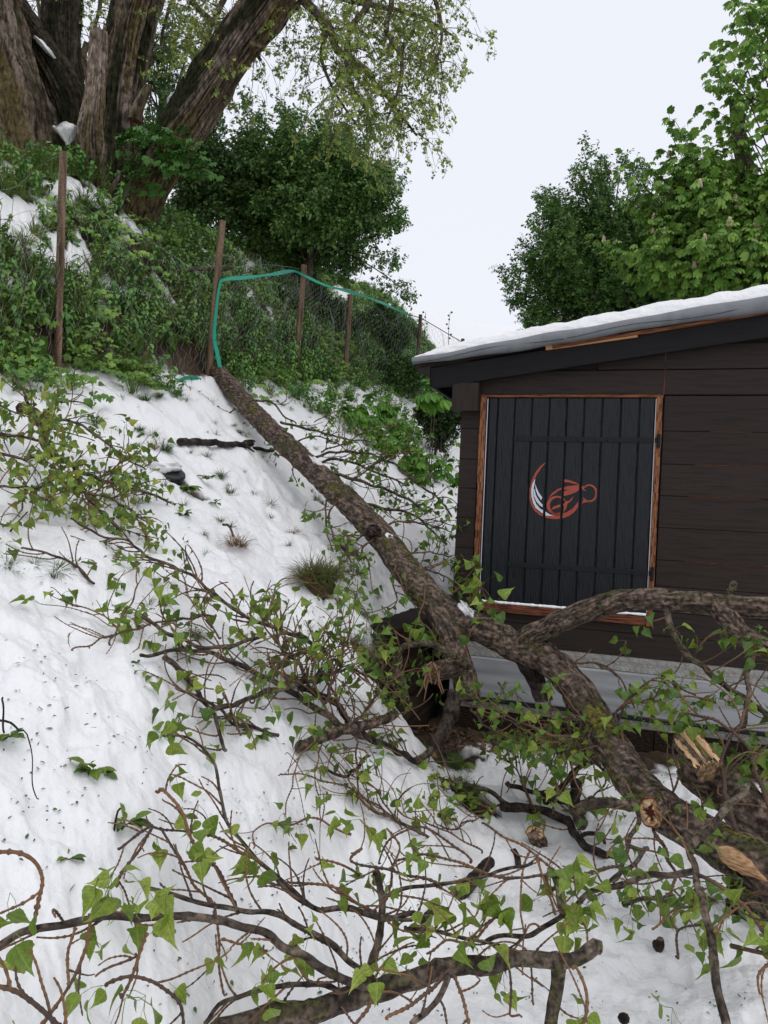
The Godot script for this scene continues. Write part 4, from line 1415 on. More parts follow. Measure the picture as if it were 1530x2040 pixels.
# ---------------------------------------------------------------- plants on the bank
func bank_plants() -> void:
	var kinds := {"lobed": [], "nettle": [], "grass": [], "small": []}
	var top_end := P(440, 752, 8.5)
	var strap_end := G(376, 757)
	var post_foot := G(118, 730)
	for k in 15000:
		var s := rnd(2.0, 19.0)
		var t := rnd(4.62, 7.3) if rnd(0, 1) < 0.75 else rnd(4.62, 5.2)
		if k % 11 == 0:   # weeds that spill over the snow edge
			t = 4.65 - absf(rnd(0, 1) * rnd(0, 1)) * (0.55 + 1.5 * smoothstep(8.6, 10.0, s))
			if nz.get_noise_2d(s * 1.7, 60.0) + 0.5 * nz.get_noise_2d(s * 5.0, t * 5.0) < -0.05:
				continue
		var x := AX * s - 0.9507 * t
		var z := AZ * s - 0.3102 * t
		var e := patchy(x, z)
		var dens := nz.get_noise_2d(x * 0.9 + 90.0, z * 0.9)
		var front := t < 5.05
		if e < 0.0 and t > 4.64 and rnd(0, 1) < (0.985 if not front else 0.6):
			continue
		if e < 0.15 and t > 4.64 and rnd(0, 1) < 0.45:
			continue
		var p := Vector3(x, H(x, z) - 0.03, z)
		if t < 4.8 and (Vector2(x - top_end.x, z - top_end.z).length() < 0.42 or Vector2(x - strap_end.x, z - strap_end.z).length() < 0.42 or Vector2(x - post_foot.x, z - post_foot.z).length() < 0.25):
			continue
		var up := (Vector3.UP + N * 0.5 + U * 0.35 + rvec() * 0.35).normalized()
		var which := "lobed"
		var w := rnd(0, 1) + dens * 0.6
		if front:
			which = "nettle" if w > 0.55 else ("grass" if w > 0.38 else "lobed")
		else:
			which = "lobed" if w < 0.36 else ("nettle" if w < 0.66 else ("small" if w < 0.86 else "grass"))
		var sc := rnd(0.8, 1.25)
		if which == "lobed":
			p += up * rnd(0.01, 0.13)
			sc *= 0.72
			kinds.lobed.append(Transform3D(facing((U * rnd(-0.4, 0.8) + N + rvec() * 0.7), up).scaled(Vector3.ONE * sc), p))
		elif which == "small":
			p += up * rnd(0.02, 0.16)
			kinds.small.append(Transform3D(facing(up + rvec() * 0.5, N).scaled(Vector3.ONE * sc * 1.2), p))
		elif which == "nettle":
			var b := facing(N + rvec() * 0.7, up)
			kinds.nettle.append(Transform3D(b.scaled(Vector3.ONE * sc * 0.8), p))
		else:
			var b2 := facing(N + U * 0.6 + rvec() * 0.5, up)
			kinds.grass.append(Transform3D(b2.scaled(Vector3.ONE * sc * 1.5), p))
	var lab := {"lobed": ["lobed_ground_cover", "tangle of lobed green leaves covering the bank behind the fence", Color(0.090, 0.20, 0.036), Color(0.26, 0.42, 0.080)], "nettle": ["nettle_ground_cover", "nettles growing among the snow patches on the bank behind the fence", Color(0.070, 0.18, 0.040), Color(0.18, 0.34, 0.075)], "grass": ["long_grass", "long drooping grass along the foot of the fence", Color(0.10, 0.16, 0.04), Color(0.20, 0.25, 0.07)], "small": ["small_leaf_cover", "small leafed weeds scattered over the bank behind the fence", Color(0.07, 0.15, 0.035), Color(0.18, 0.28, 0.07)]}
	for kind in kinds:
		var l: Array = lab[kind]
		var o := many(l[0], clump(kind), M.grass if kind == "grass" else M.foliage, kinds[kind], tints(l[2], l[3]))
		tag(o, l[1], "plants")
	# dry stems in the fence foot
	var mb := MB.new()
	for k in 420:
		var s := rnd(3.0, 14.0)
		var t := rnd(4.62, 5.3)
		var x := AX * s - 0.9507 * t
		var z := AZ * s - 0.3102 * t
		var p := Vector3(x, H(x, z), z)
		var pts := PackedVector3Array([p])
		var d := (Vector3(0, 1, 0) + rvec() * 0.6).normalized()
		for j in 5:
			p += d * rnd(0.06, 0.13)
			d = (d + rvec() * 0.3 + Vector3(0, -0.22, 0) + N * 0.1).normalized()
			pts.append(p)
		var i0 := mb.v.size()
		tube(mb, pts, taper(6, 0.004, 0.002), 4, 9)
		var col := Color(0.16, 0.11, 0.06).lerp(Color(0.08, 0.05, 0.03), rnd(0, 1))
		for j in range(i0, mb.c.size()):
			mb.c[j] = col
	tag(obj("dry_stems", mb, M.twig), "dry brown stems standing among the weeds along the fence foot", "plants", "", "stuff")
	# burdock-like plants with big hanging leaves under the fence
	for q in [[75, 712, 10, 0.26, "drooping big leafed plant at the fence foot left of the first post"], [345, 700, 8, 0.16, "wilted leafy plant hanging over the snow edge below the fence"], [268, 705, 8, 0.13, "pale leafed weed at the snow edge between the first two posts"]]:
		var base := G(q[0], q[1])
		var o := thing("broad_leaf_plant", base, q[4], "plant")
		for k in q[2]:
			var lf := MB.new()
			var a := rnd(0, TAU)
			var d := (N * 0.8 + U * cos(a) * 0.8 + Vector3(0, -0.25 + 0.4 * sin(a), 0)).normalized()
			var st := base + UPV * 0.10 + rvec() * 0.03
			var e = st + d * q[3] * 0.5 + UPV * 0.06
			stalk(lf, base, e, 0.004, Color(1.2, 1.1, 0.9))
			blade(lf, [[0.0, 0.1], [0.15, 0.3], [0.4, 0.33], [0.7, 0.2], [1.0, 0.0]], Transform3D(facing(d + Vector3(0, -0.9, 0), UPV + N).scaled(Vector3.ONE * q[3] * rnd(0.8, 1.2)), e), 0.3, 0.5, 0.03, Color(1.3, 1.3, 1.2), Color.WHITE * rnd(0.75, 1.0))
			lf.auto_normals()
			obj("leaf", lf, M.leaf_d, o)
	# young horse chestnuts growing on the bank beside the shed
	var palm := clump("palmate")
	for q in [["young horse chestnut with big hanging leaves on the bank left of the shed", [[755, 790], [720, 800], [790, 830], [750, 850], [810, 850], [780, 880], [830, 880], [850, 905], [840, 925], [740, 825], [770, 805], [815, 910], [700, 815]], 17], ["small horse chestnut shoot close to the left edge of the shed wall", [[895, 915], [880, 930], [900, 930]], 6], ["single bright horse chestnut shoot under the shed eave", [[868, 792], [862, 785]], 6]]:
		var pts: Array = q[1]
		var mid := G(pts[pts.size() / 2][0], pts[pts.size() / 2][1] + 25)
		var o := thing("chestnut_sapling", mid, q[0], "sapling")
		var wood := MB.new()
		for e in pts:
			var tip := G(e[0], e[1] + 14.0, 0.16) if pts.size() > 2 else P(e[0], e[1], 8.6)
			var foot := mid.lerp(ground_at(tip), 0.7)
			foot.y = H(foot.x, foot.z)
			tube(wood, smooth(PackedVector3Array([foot, foot.lerp(tip, 0.6) + UPV * 0.05, tip]), 0.05), taper(smooth(PackedVector3Array([foot, foot.lerp(tip, 0.6) + UPV * 0.05, tip]), 0.05).size(), 0.008, 0.004), 5, 9)
			for k in q[2] if pts.size() > 2 else 9:
				var lf := MeshInstance3D.new()
				lf.name = "leaf"
				lf.mesh = palm
				lf.material_override = [M.chestnut_leaf, M.chestnut_leaf_light, M.chestnut_leaf][k % 3]
				o.add_child(lf, true)
				var d := rvec() * Vector3(1, 0.4, 1) + N * 0.5
				lf.transform = Transform3D(facing(d, UPV + rvec() * 0.4).scaled(Vector3.ONE * rnd(0.65, 1.05)), tip - mid + rvec() * 0.10 * Vector3(1, 0.8, 1))
		for k in wood.c.size():
			wood.c[k] = Color(0.09, 0.07, 0.05)
		obj("stem", wood, M.twig, o)
	# grass tufts one can tell apart
	var tufts := [[470, 1088, 0.85, 1, "dry straw coloured grass tuft with a bent stem beside it, on the open snow"], [581, 1068, 0.5, 1, "small dry brown grass stub on the open snow right of the straw tuft"], [636, 1182, 1.15, 2, "big round hanging grass tuft on the snow above the step of sleepers"], [285, 798, 0.8, 0, "drooping grass tuft on the snow below the first fence gap"], [320, 792, 0.6, 0, "small grass tuft beside the drooping one below the fence"], [353, 785, 0.7, 0, "green grass tuft on the snow right below the loose strap end"], [195, 848, 0.8, 0, "flattened dark grass tuft in the snow left of the dead branch"], [280, 858, 0.5, 0, "thin grass tuft in the snow beside the dark soil spots"], [304, 895, 0.6, 1, "yellowish grass tuft above the black plastic lid"], [335, 898, 0.8, 0, "half dry grass tuft touching the dead branch end"], [440, 950, 0.5, 0, "small green tuft on the snow between the lid and the trunk"], [705, 860, 0.6, 1, "brownish tuft on the bank right of the fallen trunk"], [735, 1330, 0.9, 0, "long green grass tuft hanging beside the sleepers"], [715, 1230, 0.6, 0, "dark green tuft at the upper sleeper edge"], [385, 1272, 0.5, 0, "small tuft beneath the middle branches"], [575, 1370, 0.5, 0, "small tuft beneath the fork of the middle branches"], [915, 1570, 0.6, 0, "tuft at the soil edge below the trunk fork"], [660, 800, 0.7, 0, "grass tuft at the snow edge right of the trunk top"], [1040, 1455, 0.8, 0, "grass tuft in the shade by the shed footing"], [735, 930, 0.7, 0, "grass tuft under the shrubby shoots beside the trunk"]]
	var tm := [clump("grass"), clump("grass"), clump("grass")]
	var tc := [Color(0.06, 0.12, 0.028), Color(0.20, 0.115, 0.05), Color(0.085, 0.10, 0.030)]
	for k in tufts.size():
		var q: Array = tufts[k]
		var o := thing("grass_tuft", G(q[0], q[1]), q[4], "grass tuft", "grass tufts poking out of the snow")
		var m = mat("tuft_%d" % q[3], tc[q[3]].linear_to_srgb(), 0.6, 0.3)
		if q[3] == 2:
			var mound := MB.new()
			blob(mound, o.position + Vector3(0, 0.03, 0), Vector3(0.105, 0.085, 0.10), 3.0, Color(0.10, 0.075, 0.032), 0.3, 12, 18)
			obj("mound", mound, M.wood, o)
		for e in (22 if q[3] == 2 else 4):
			var t := MeshInstance3D.new()
			t.name = "blades"
			t.mesh = tm[(k + e) % 3]
			t.material_override = m if q[3] != 2 or e > 2 else mat("tuft_1", tc[1].linear_to_srgb())
			o.add_child(t, true)
			t.transform = Transform3D(facing(N + rvec() * 0.8, UPV + N * 0.5).scaled(Vector3.ONE * q[2] * rnd(0.7, 0.95)), rvec() * 0.05 * Vector3(1, 0.1, 1) * q[2] + (Vector3(rnd(-0.07, 0.07), 0.085, rnd(-0.06, 0.07)) if q[3] == 2 else Vector3.ZERO))
	# leafy weeds in the snow
	for q in [[375, 978, 16, 0.10, "bright green leafy weed beside the black plastic lid"], [412, 958, 9, 0.08, "frilly leafed weed right of the black plastic lid"], [365, 1030, 10, 0.08, "pale green weed below the black plastic lid"], [427, 1005, 6, 0.06, "small round leafed weed in a dark hole in the snow"], [187, 1545, 12, 0.09, "thistle-like serrated weed alone on the lower left snow"], [915, 1530, 12, 0.09, "bright frilly weed growing in the soil strip by the trunk fork"], [930, 1600, 14, 0.08, "dark leafed weed in the soil patch below the trunk fork"], [880, 1635, 12, 0.08, "low weed at the front of the soil patch"], [570, 1695, 5, 0.05, "small dark weed on the snow under the lower branches"], [20, 1475, 9, 0.06, "grey green weed sticking out at the left edge"], [250, 1650, 8, 0.07, "drooping weed beside the round hole in the lower snow"], [135, 1720, 4, 0.05, "tiny weed on the lower left snow"], [270, 1255, 5, 0.05, "small weed just below the twig tips on the open snow"], [515, 1470, 9, 0.07, "leafy weed in the shade under the middle branches"]]:
		var base := G(q[0], q[1])
		var o := thing("snow_weed", base, q[4], "weed")
		for k in q[2]:
			var lf := MB.new()
			var a = TAU * k / q[2] * 2.6
			var d := Vector3(cos(a), rnd(0.1, 0.9), sin(a)).normalized()
			var s: float = q[3] * rnd(0.45, 0.85)
			var st := base + Vector3(0, 0.01, 0)
			var e := st + d * s * 0.5
			stalk(lf, st, e, 0.0018, Color(1.2, 1.1, 0.9))
			for z in 3:
				blade(lf, OVATE, Transform3D(facing(d + rvec() * 0.35 + Vector3(0, -0.2, 0), UPV + N * 0.3).scaled(Vector3.ONE * s * (0.9 if z == 0 else 0.6)), st.lerp(e, 1.0 - 0.3 * z)), 0.3, 0.3, 0.05, Color(1.2, 1.2, 1.1), Color.WHITE * rnd(0.8, 1.1))
			lf.auto_normals()
			obj("leaf", lf, leaf_mats[[3, 0, 0, 3][k % 4]], o)


# ---------------------------------------------------------------- what has fallen
# one bough or branch of a fallen thing, with its shoots and leaves noted for later
func stem(o: Node3D, called: String, p: PackedVector3Array, r0: float, r1: float, style: int, shoots := 0, shoot_len := 0.2, leafy := 1.0, size := 0.065, capcol := Color(-1, 0, 0)) -> MeshInstance3D:
	var step := 0.0042 if style == 0 else (0.012 if r0 < 0.03 else 0.014)
	var far := -p[0].z > 4.0
	if far:
		step *= 2.2
	var pts := smooth(p, step)
	# the growth wavers
	var sd := p[0].x * 13.7 + p[0].y * 5.3 + float(p.size())
	for i in range(1, pts.size() - 1):
		var q := i * step
		pts[i] += Vector3(nz.get_noise_2d(q * 7.0, sd), nz.get_noise_2d(q * 7.0, sd + 30.0), nz.get_noise_2d(q * 7.0, sd + 60.0)) * 0.010
	var mb := MB.new()
	var rad := taper(pts.size(), r0, r1)
	var sides := 6 if style == 0 else (9 if r0 < 0.03 else (40 if style == 2 else 14))
	if style == 0 and far:
		sides = 4
	tube(mb, pts, rad, sides, style, capcol, sd)
	mb.auto_normals()
	var node := obj(called, mb, M.bark if style != 0 else M.twig, o)
	var book: Array = leafbook.get_or_add(o, [])
	var n := pts.size()
	if leafy > 0.0 and style == 0:
		if rnd(0, 1) < leafy * 1.3:
			cluster(book, node, pts[n - 1], (pts[n - 1] - pts[maxi(0, n - 4)]).normalized(), int(2 + 3 * rnd(0, 1)), size)
		var L := (n - 1) * step
		for k in int(L * 2.2 * leafy + rnd(0, 1)):
			var i := rng.randi_range(int(n * 0.3), n - 1)
			cluster(book, node, pts[i], rvec(), rng.randi_range(1, 4), size)
	for k in shoots:
		var f := lerpf(0.08, 1.0, (k + rnd(0.1, 0.9)) / shoots)
		var i := clampi(int(f * (n - 1)), 1, n - 1)
		var tt := (pts[i] - pts[i - 1]).normalized()
		if r1 > r0:
			tt = -tt
		var side := tt.cross(rvec()).normalized()
		var d := (tt * 0.75 + side * 0.75 + UPV * 0.30).normalized()
		var L := shoot_len * rnd(0.5, 1.35)
		var segs := maxi(4, int(L / 0.03))
		var q := PackedVector3Array([pts[i]])
		var pos := pts[i]
		var bend := (rvec() + UPV * rnd(-0.4, 0.5)) * 0.22
		for j in segs:
			pos += d * L / segs
			pos.y = maxf(pos.y, H(pos.x, pos.z) + 0.02)
			d = (d + bend + rvec() * 0.13).normalized()
			q.append(pos)
		var tp := smooth(q, 0.009 if far else 0.0042)
		var tb := MB.new()
		var tr := minf(rad[i] * 0.7, (0.0034 if pts[i].z > -2.7 else 0.0040) if not far else 0.0046)
		tube(tb, tp, taper(tp.size(), tr, tr * 0.62), 4 if far else 5, 0, Color(-1, 0, 0), rnd(0, 50))
		var tn := obj("twig", tb, M.twig, node)
		if leafy > 0.0:
			cluster(book, node, tp[tp.size() - 1], d, rng.randi_range(2, 5) if rnd(0, 1) < leafy * 0.9 else 0, size)
			for e in 2:
				if rnd(0, 1) < leafy * 0.42:
					cluster(book, node, tp[rng.randi_range(tp.size() / 4, tp.size() - 1)], rvec(), rng.randi_range(1, 4), size)
	return node


func cluster(book: Array, node: Node3D, at: Vector3, dir: Vector3, count: int, size: float) -> void:
	for k in count:
		var s := size * rnd(0.55, 1.15)
		var d := (dir * 0.35 + rvec() * 0.75 + Vector3(0, -0.35, 0)).normalized()
		var up := (rvec() * 0.9 + UPV * 0.8 + N * 0.2).normalized()
		# a leaf that would dip into the snow lies on it
		var tip := at + d * s * 1.6
		var g := H(tip.x, tip.z) + 0.02
		if tip.y < g:
			d = (Vector3(tip.x, g, tip.z) - at).normalized()
			up = UPV
		book.append([at.distance_to(Vector3(0, EYE, 0)) / s, Transform3D(facing(d, up).scaled(Vector3.ONE * s), at), node, rng.randi_range(0, 4), rng.randi_range(0, 99)])


func hang_leaves(o: Node3D, mats: Array) -> void:
	var book: Array = leafbook.get(o, [])
	book.sort_custom(func(a, b): return a[0] < b[0])
	var rest := []
	for k in book.size():
		var q: Array = book[k]
		if k < 300:
			var lf := MeshInstance3D.new()
			lf.name = "leaf"
			lf.mesh = leaf_meshes[q[3]]
			lf.material_override = leaf_mats[mats[q[4] % mats.size()]]
			q[2].add_child(lf, true)
			var t: Transform3D = q[1]
			t.origin -= origin_of(o)
			lf.transform = t
		else:
			rest.append(q[1])
	if rest.size():
		many("small_leaves", leaf_meshes[1], M.foliage, rest, tints(Color(0.09, 0.175, 0.024), Color(0.15, 0.24, 0.036)), o)


func cut_face(parent: Node, at: Vector3, dir: Vector3, r: float, heart: bool, called := "cut_face", squash := 1.0) -> void:
	var mb := MB.new()
	var b := facing(dir, UPV + N * 0.3)
	var seg := 26
	var rings := [0.0, 0.25, 0.42, 0.5, 0.85, 0.93, 1.0]
	for i in rings.size():
		for j in seg:
			var a := TAU * j / seg
			var q := 1.0 + 0.10 * nz.get_noise_2d(cos(a) * 2.0 + at.x * 5.0, sin(a) * 2.0)
			var edge := 0.25 * nz.get_noise_2d(cos(a) * 3.0 + at.x * 9.0, sin(a) * 3.0 + 5.0)
			var f: float = rings[i]
			var col := Color(0.86, 0.64, 0.38)
			if f > 0.9:
				col = Color(0.20, 0.06, 0.025) if heart else Color(0.13, 0.085, 0.055)
			elif heart and f < 0.46 + edge:
				col = Color(0.095, 0.018, 0.009)
			elif f > 0.8:
				col = Color(0.75, 0.48, 0.24)
			mb.add(at + b * (Vector3(cos(a) * squash, sin(a), 0) * r * f * q) + dir * (0.004 - 0.004 * f), dir, col)
	for i in rings.size() - 1:
		for j in seg:
			var j2 := (j + 1) % seg
			var p := i * seg
			mb.ix.append_array([p + j, p + j2, p + seg + j, p + j2, p + seg + j2, p + seg + j])
	obj(called, mb, M.wood, parent)


func dv(a: Array) -> PackedVector3Array:   # x, y, distance triples
	var out := PackedVector3Array()
	for k in a.size() / 3:
		out.append(P(a[3 * k], a[3 * k + 1], a[3 * k + 2]))
	return out


func fallen_tree() -> void:
	var o := thing("fallen_poplar", P(700, 1005, 5.9), "fallen tree trunk lying down the snowy bank and forking into limbs before the shed", "fallen tree")
	var dark := Color(0.035, 0.026, 0.02)
	var tr := stem(o, "trunk", dv([432, 742, 8.75, 478, 792, 8.1, 520, 838, 7.55, 575, 890, 6.95, 630, 942, 6.45, 700, 1008, 5.9, 760, 1070, 5.45, 800, 1122, 5.15, 845, 1178, 4.87, 885, 1222, 4.65, 915, 1245, 4.56]), 0.098, 0.093, 2, 0, 0.2, 0.0, 0.06, Color(0.15, 0.095, 0.06))
	# an old knot
	var mb := MB.new()
	var kp := P(744, 1062, 5.33)
	var kd := (Vector3(0, EYE, 0) - kp).normalized()
	for k in 3:
		var ring := PackedVector3Array()
		for j in 21:
			var a := TAU * j / 20.0
			var b := facing(kd, UPV)
			ring.append(kp + b * Vector3(cos(a), sin(a), 0) * (0.052 - 0.017 * k) - kd * 0.01 * (2 - k))
		tube(mb, ring, taper(21, 0.012, 0.012), 6, 4, Color(-1, 0, 0), k * 3.0)
	mb.auto_normals()
	obj("knot", mb, M.bark, tr)
	var main := stem(o, "limb", dv([860, 1195, 4.75, 900, 1226, 4.6, 960, 1252, 4.46, 1020, 1284, 4.3, 1080, 1308, 4.15, 1130, 1350, 4.0, 1180, 1422, 3.75, 1222, 1492, 3.5, 1270, 1568, 3.2, 1340, 1630, 2.95, 1420, 1672, 2.75, 1500, 1722, 2.55, 1620, 1800, 2.35]), 0.085, 0.074, 2, 0, 0.2, 0.0)
	var fork := stem(o, "limb", dv([868, 1195, 4.72, 893, 1255, 4.5, 915, 1318, 4.4, 930, 1360, 4.34, 934, 1395, 4.3]), 0.077, 0.070, 2, 0, 0.2, 0.0, 0.06, Color(0.08, 0.055, 0.04))
	stem(o, "limb", dv([925, 1325, 4.4, 895, 1332, 4.3, 866, 1336, 4.22]), 0.062, 0.052, 2, 0, 0.2, 0.0, 0.06, Color(0.16, 0.10, 0.075))
	for k in 26:   # torn fibres round the broken knot
		mb = MB.new()
		var a := P(862 + rnd(-14, 14), 1336 + rnd(-18, 18), 4.17)
		var e := a + Vector3(rnd(-0.05, 0.03), rnd(-0.14, 0.03), rnd(0.0, 0.07))
		tube(mb, PackedVector3Array([a, a.lerp(e, 0.5) + rvec() * 0.02, e]), PackedFloat32Array([0.007, 0.005, 0.002]), 4, 9)
		for j in mb.c.size():
			mb.c[j] = Color(0.17, 0.095, 0.06).lerp(Color(0.30, 0.19, 0.11), rnd(0, 1))
		obj("torn_fibre", mb, M.twig, fork)
	stem(o, "mossy_branch", dv([942, 1340, 4.36, 908, 1308, 4.22, 872, 1290, 4.16, 826, 1283, 4.1, 796, 1292, 4.06, 787, 1318, 4.05, 797, 1350, 4.08, 812, 1395, 4.1]), 0.022, 0.014, 1, 5, 0.22, 1.0)
	var low := stem(o, "broken_branch", dv([908, 1385, 4.3, 895, 1435, 4.2, 876, 1472, 4.1, 862, 1503, 4.04]), 0.046, 0.030, 4, 0, 0.2, 0.0, 0.06, Color(0.50, 0.30, 0.16))
	stem(o, "broken_branch", dv([876, 1478, 4.08, 882, 1505, 4.04, 886, 1528, 4.0]), 0.020, 0.014, 4, 0, 0.2, 0.0, 0.06, Color(0.62, 0.42, 0.24))
	stem(o, "branch", dv([862, 1492, 4.05, 843, 1506, 4.0, 800, 1520, 3.95, 727, 1527, 3.85]), 0.020, 0.011, 1, 5, 0.25, 0.31, 0.052)
	stem(o, "broken_branch", dv([1026, 1285, 4.28, 1046, 1318, 4.24, 1066, 1352, 4.2, 1084, 1396, 4.15]), 0.055, 0.045, 4, 0, 0.2, 0.0, 0.06, dark)
	stem(o, "limb", dv([1020, 1290, 4.28, 1070, 1262, 4.17, 1130, 1234, 4.05, 1190, 1209, 3.95, 1245, 1196, 3.88, 1340, 1196, 3.75, 1400, 1200, 3.65, 1445, 1206, 3.6, 1530, 1213, 3.5, 1640, 1225, 3.4]), 0.060, 0.050, 2, 0, 0.2, 0.0)
	stem(o, "limb", dv([1430, 1200, 3.62, 1458, 1240, 3.55, 1490, 1275, 3.5, 1540, 1302, 3.42, 1640, 1330, 3.3]), 0.050, 0.045, 2, 0, 0.2, 0.0)
	stem(o, "branch", dv([1450, 1200, 3.6, 1460, 1172, 3.58, 1464, 1160, 3.57]), 0.022, 0.016, 1, 1, 0.12, 0.50, 0.052)
	stem(o, "branch", dv([1345, 1195, 3.75, 1340, 1183, 3.74, 1337, 1178, 3.73]), 0.03, 0.018, 2, 0, 0.1, 0.00, 0.052)
	# sawn and torn faces on the big limb
	var cp := P(1298, 1618, 2.86)
	var cd := (Vector3(0, EYE, 0) - cp).normalized()
	var ax := (cd + Vector3(-0.35, -0.15, 0)).normalized()
	stem(o, "sawn_stub", PackedVector3Array([cp - ax * 0.13, cp - ax * 0.06, cp]), 0.062, 0.054, 2, 0, 0.1, 0.0, 0.06, Color(0.5, 0.3, 0.15))
	cut_face(main, cp + ax * 0.013, ax, 0.054, true, "sawn_face", 0.8)
	var wp := P(1478, 1722, 2.445)
	mb = MB.new()
	var ldir := (P(1520, 1750, 2.40) - P(1430, 1690, 2.53)).normalized()
	var out := (Vector3(0, EYE, 0) - wp).normalized()
	var wy := out.cross(ldir).normalized()
	for i in 13:
		for j in 6:
			var f := i / 12.0
			var w := 0.030 * sin(PI * pow(f, 0.7)) * (1.0 + 0.3 * nz.get_noise_1d(f * 12.0))
			var g := j / 5.0 * 2.0 - 1.0
			mb.add(wp + ldir * (f - 0.5) * 0.19 + wy * w * g + out * (0.012 * (1.0 - g * g) + 0.002 * sin(g * 14.0)), out, Color(0.62, 0.38, 0.21).lerp(Color(0.42, 0.18, 0.08), absf(g) * f))
	for i in 12:
		for j in 5:
			var p := i * 6 + j
			mb.ix.append_array([p, p + 6, p + 1, p + 1, p + 6, p + 7])
	mb.auto_normals()
	obj("torn_face", mb, M.wood, main)
	# branches of the crown in front of the shed
	stem(o, "branch", dv([1322, 1205, 3.75, 1330, 1240, 3.68, 1346, 1275, 3.62, 1384, 1314, 3.55, 1432, 1357, 3.45, 1487, 1396, 3.35, 1560, 1440, 3.2]), 0.017, 0.012, 1, 9, 0.26, 0.56, 0.052)
	stem(o, "branch", dv([1384, 1313, 3.55, 1390, 1295, 3.52, 1411, 1270, 3.5, 1443, 1258, 3.46]), 0.006, 0.004, 0, 2, 0.10, 0.74, 0.052)
	stem(o, "branch", dv([1503, 1302, 3.45, 1487, 1345, 3.38, 1492, 1395, 3.3, 1481, 1455, 3.22]), 0.013, 0.009, 1, 7, 0.22, 0.62, 0.052)
	stem(o, "branch", dv([1112, 1315, 4.05, 1150, 1319, 3.98, 1210, 1330, 3.9, 1240, 1360, 3.85, 1262, 1410, 3.8]), 0.007, 0.004, 0, 5, 0.16, 0.81, 0.052)
	stem(o, "branch", dv([1230, 1440, 3.6, 1243, 1405, 3.58, 1297, 1352, 3.55, 1340, 1362, 3.5, 1385, 1385, 3.45]), 0.006, 0.004, 0, 6, 0.18, 0.68, 0.052)
	stem(o, "branch", dv([1280, 1560, 3.2, 1230, 1440, 3.5, 1243, 1405, 3.52, 1297, 1398, 3.5, 1351, 1388, 3.45, 1416, 1394, 3.4]), 0.008, 0.004, 0, 8, 0.2, 0.62, 0.052)
	stem(o, "branch", dv([1123, 1368, 4.0, 1134, 1443, 3.85, 1161, 1492, 3.7, 1210, 1541, 3.5]), 0.009, 0.007, 1, 3, 0.2, 0.43, 0.052)
	stem(o, "branch", dv([1096, 1356, 4.0, 1093, 1400, 3.9, 1101, 1454, 3.8, 1110, 1500, 3.75]), 0.008, 0.005, 0, 4, 0.22, 0.62, 0.052)
	stem(o, "branch", dv([1480, 1690, 2.6, 1450, 1600, 2.7, 1440, 1520, 2.9, 1465, 1455, 3.0, 1500, 1400, 3.1]), 0.010, 0.005, 0, 9, 0.22, 0.74, 0.052)
	stem(o, "branch", dv([1560, 1640, 2.6, 1510, 1560, 2.75, 1490, 1490, 2.9, 1430, 1440, 3.0, 1370, 1420, 3.1]), 0.010, 0.005, 0, 9, 0.22, 0.74, 0.052)
	stem(o, "branch", dv([1330, 1590, 3.1, 1350, 1545, 3.15, 1340, 1480, 3.25, 1350, 1430, 3.3]), 0.006, 0.004, 0, 6, 0.18, 0.74, 0.052)
	stem(o, "branch", dv([1390, 1640, 2.85, 1420, 1570, 2.95, 1480, 1530, 3.0, 1540, 1500, 3.0]), 0.008, 0.004, 0, 7, 0.18, 0.81, 0.052)
	stem(o, "branch", dv([1250, 1540, 3.3, 1215, 1480, 3.5, 1170, 1440, 3.65, 1120, 1430, 3.75, 1080, 1455, 3.8]), 0.007, 0.004, 0, 8, 0.2, 0.68, 0.052)
	stem(o, "branch", dv([1190, 1450, 3.65, 1130, 1470, 3.6, 1060, 1450, 3.65, 1000, 1420, 3.75, 960, 1400, 3.9]), 0.008, 0.004, 0, 9, 0.2, 0.74, 0.052)
	stem(o, "branch", dv([920, 1395, 4.25, 975, 1420, 4.1, 1040, 1450, 3.95, 1105, 1500, 3.8]), 0.007, 0.004, 0, 7, 0.2, 0.74, 0.052)
	# a pale bent branch lying over the big limb
	stem(o, "branch", dv([1490, 1560, 2.55, 1450, 1610, 2.45, 1410, 1650, 2.38, 1375, 1700, 2.3]), 0.012, 0.012, 1, 3, 0.15, 0.37, 0.052)
	# long hanging branches below the limb
	stem(o, "branch", dv([1365, 1650, 2.5, 1375, 1700, 2.3, 1394, 1771, 2.15, 1411, 1847, 2.03, 1427, 1934, 1.93, 1446, 2050, 1.83]), 0.0095, 0.0115, 1, 4, 0.18, 0.50, 0.052)
	stem(o, "branch", dv([1385, 1730, 2.25, 1373, 1735, 2.28, 1297, 1745, 2.33, 1232, 1759, 2.33, 1177, 1783, 2.3, 1123, 1826, 2.25, 1080, 1848, 2.22, 1025, 1865, 2.2, 960, 1875, 2.18]), 0.0105, 0.006, 1, 9, 0.2, 0.62, 0.052)
	stem(o, "branch", dv([1390, 1744, 2.2, 1443, 1771, 2.1, 1487, 1809, 2.05, 1525, 1864, 2.0]), 0.0065, 0.005, 0, 2, 0.14, 0.50, 0.052)
	stem(o, "branch", dv([1275, 1600, 2.95, 1271, 1640, 2.8, 1248, 1700, 2.65, 1221, 1757, 2.55]), 0.009, 0.007, 1, 4, 0.18, 0.74, 0.052)
	stem(o, "branch", dv([1290, 1690, 2.65, 1250, 1730, 2.6, 1200, 1770, 2.55]), 0.008, 0.006, 1, 3, 0.15, 0.62, 0.052)
	stem(o, "branch", dv([1290, 1608, 2.98, 1264, 1603, 3.0, 1188, 1603, 3.03, 1145, 1615, 3.05]), 0.022, 0.020, 1, 4, 0.2, 0.68, 0.052)
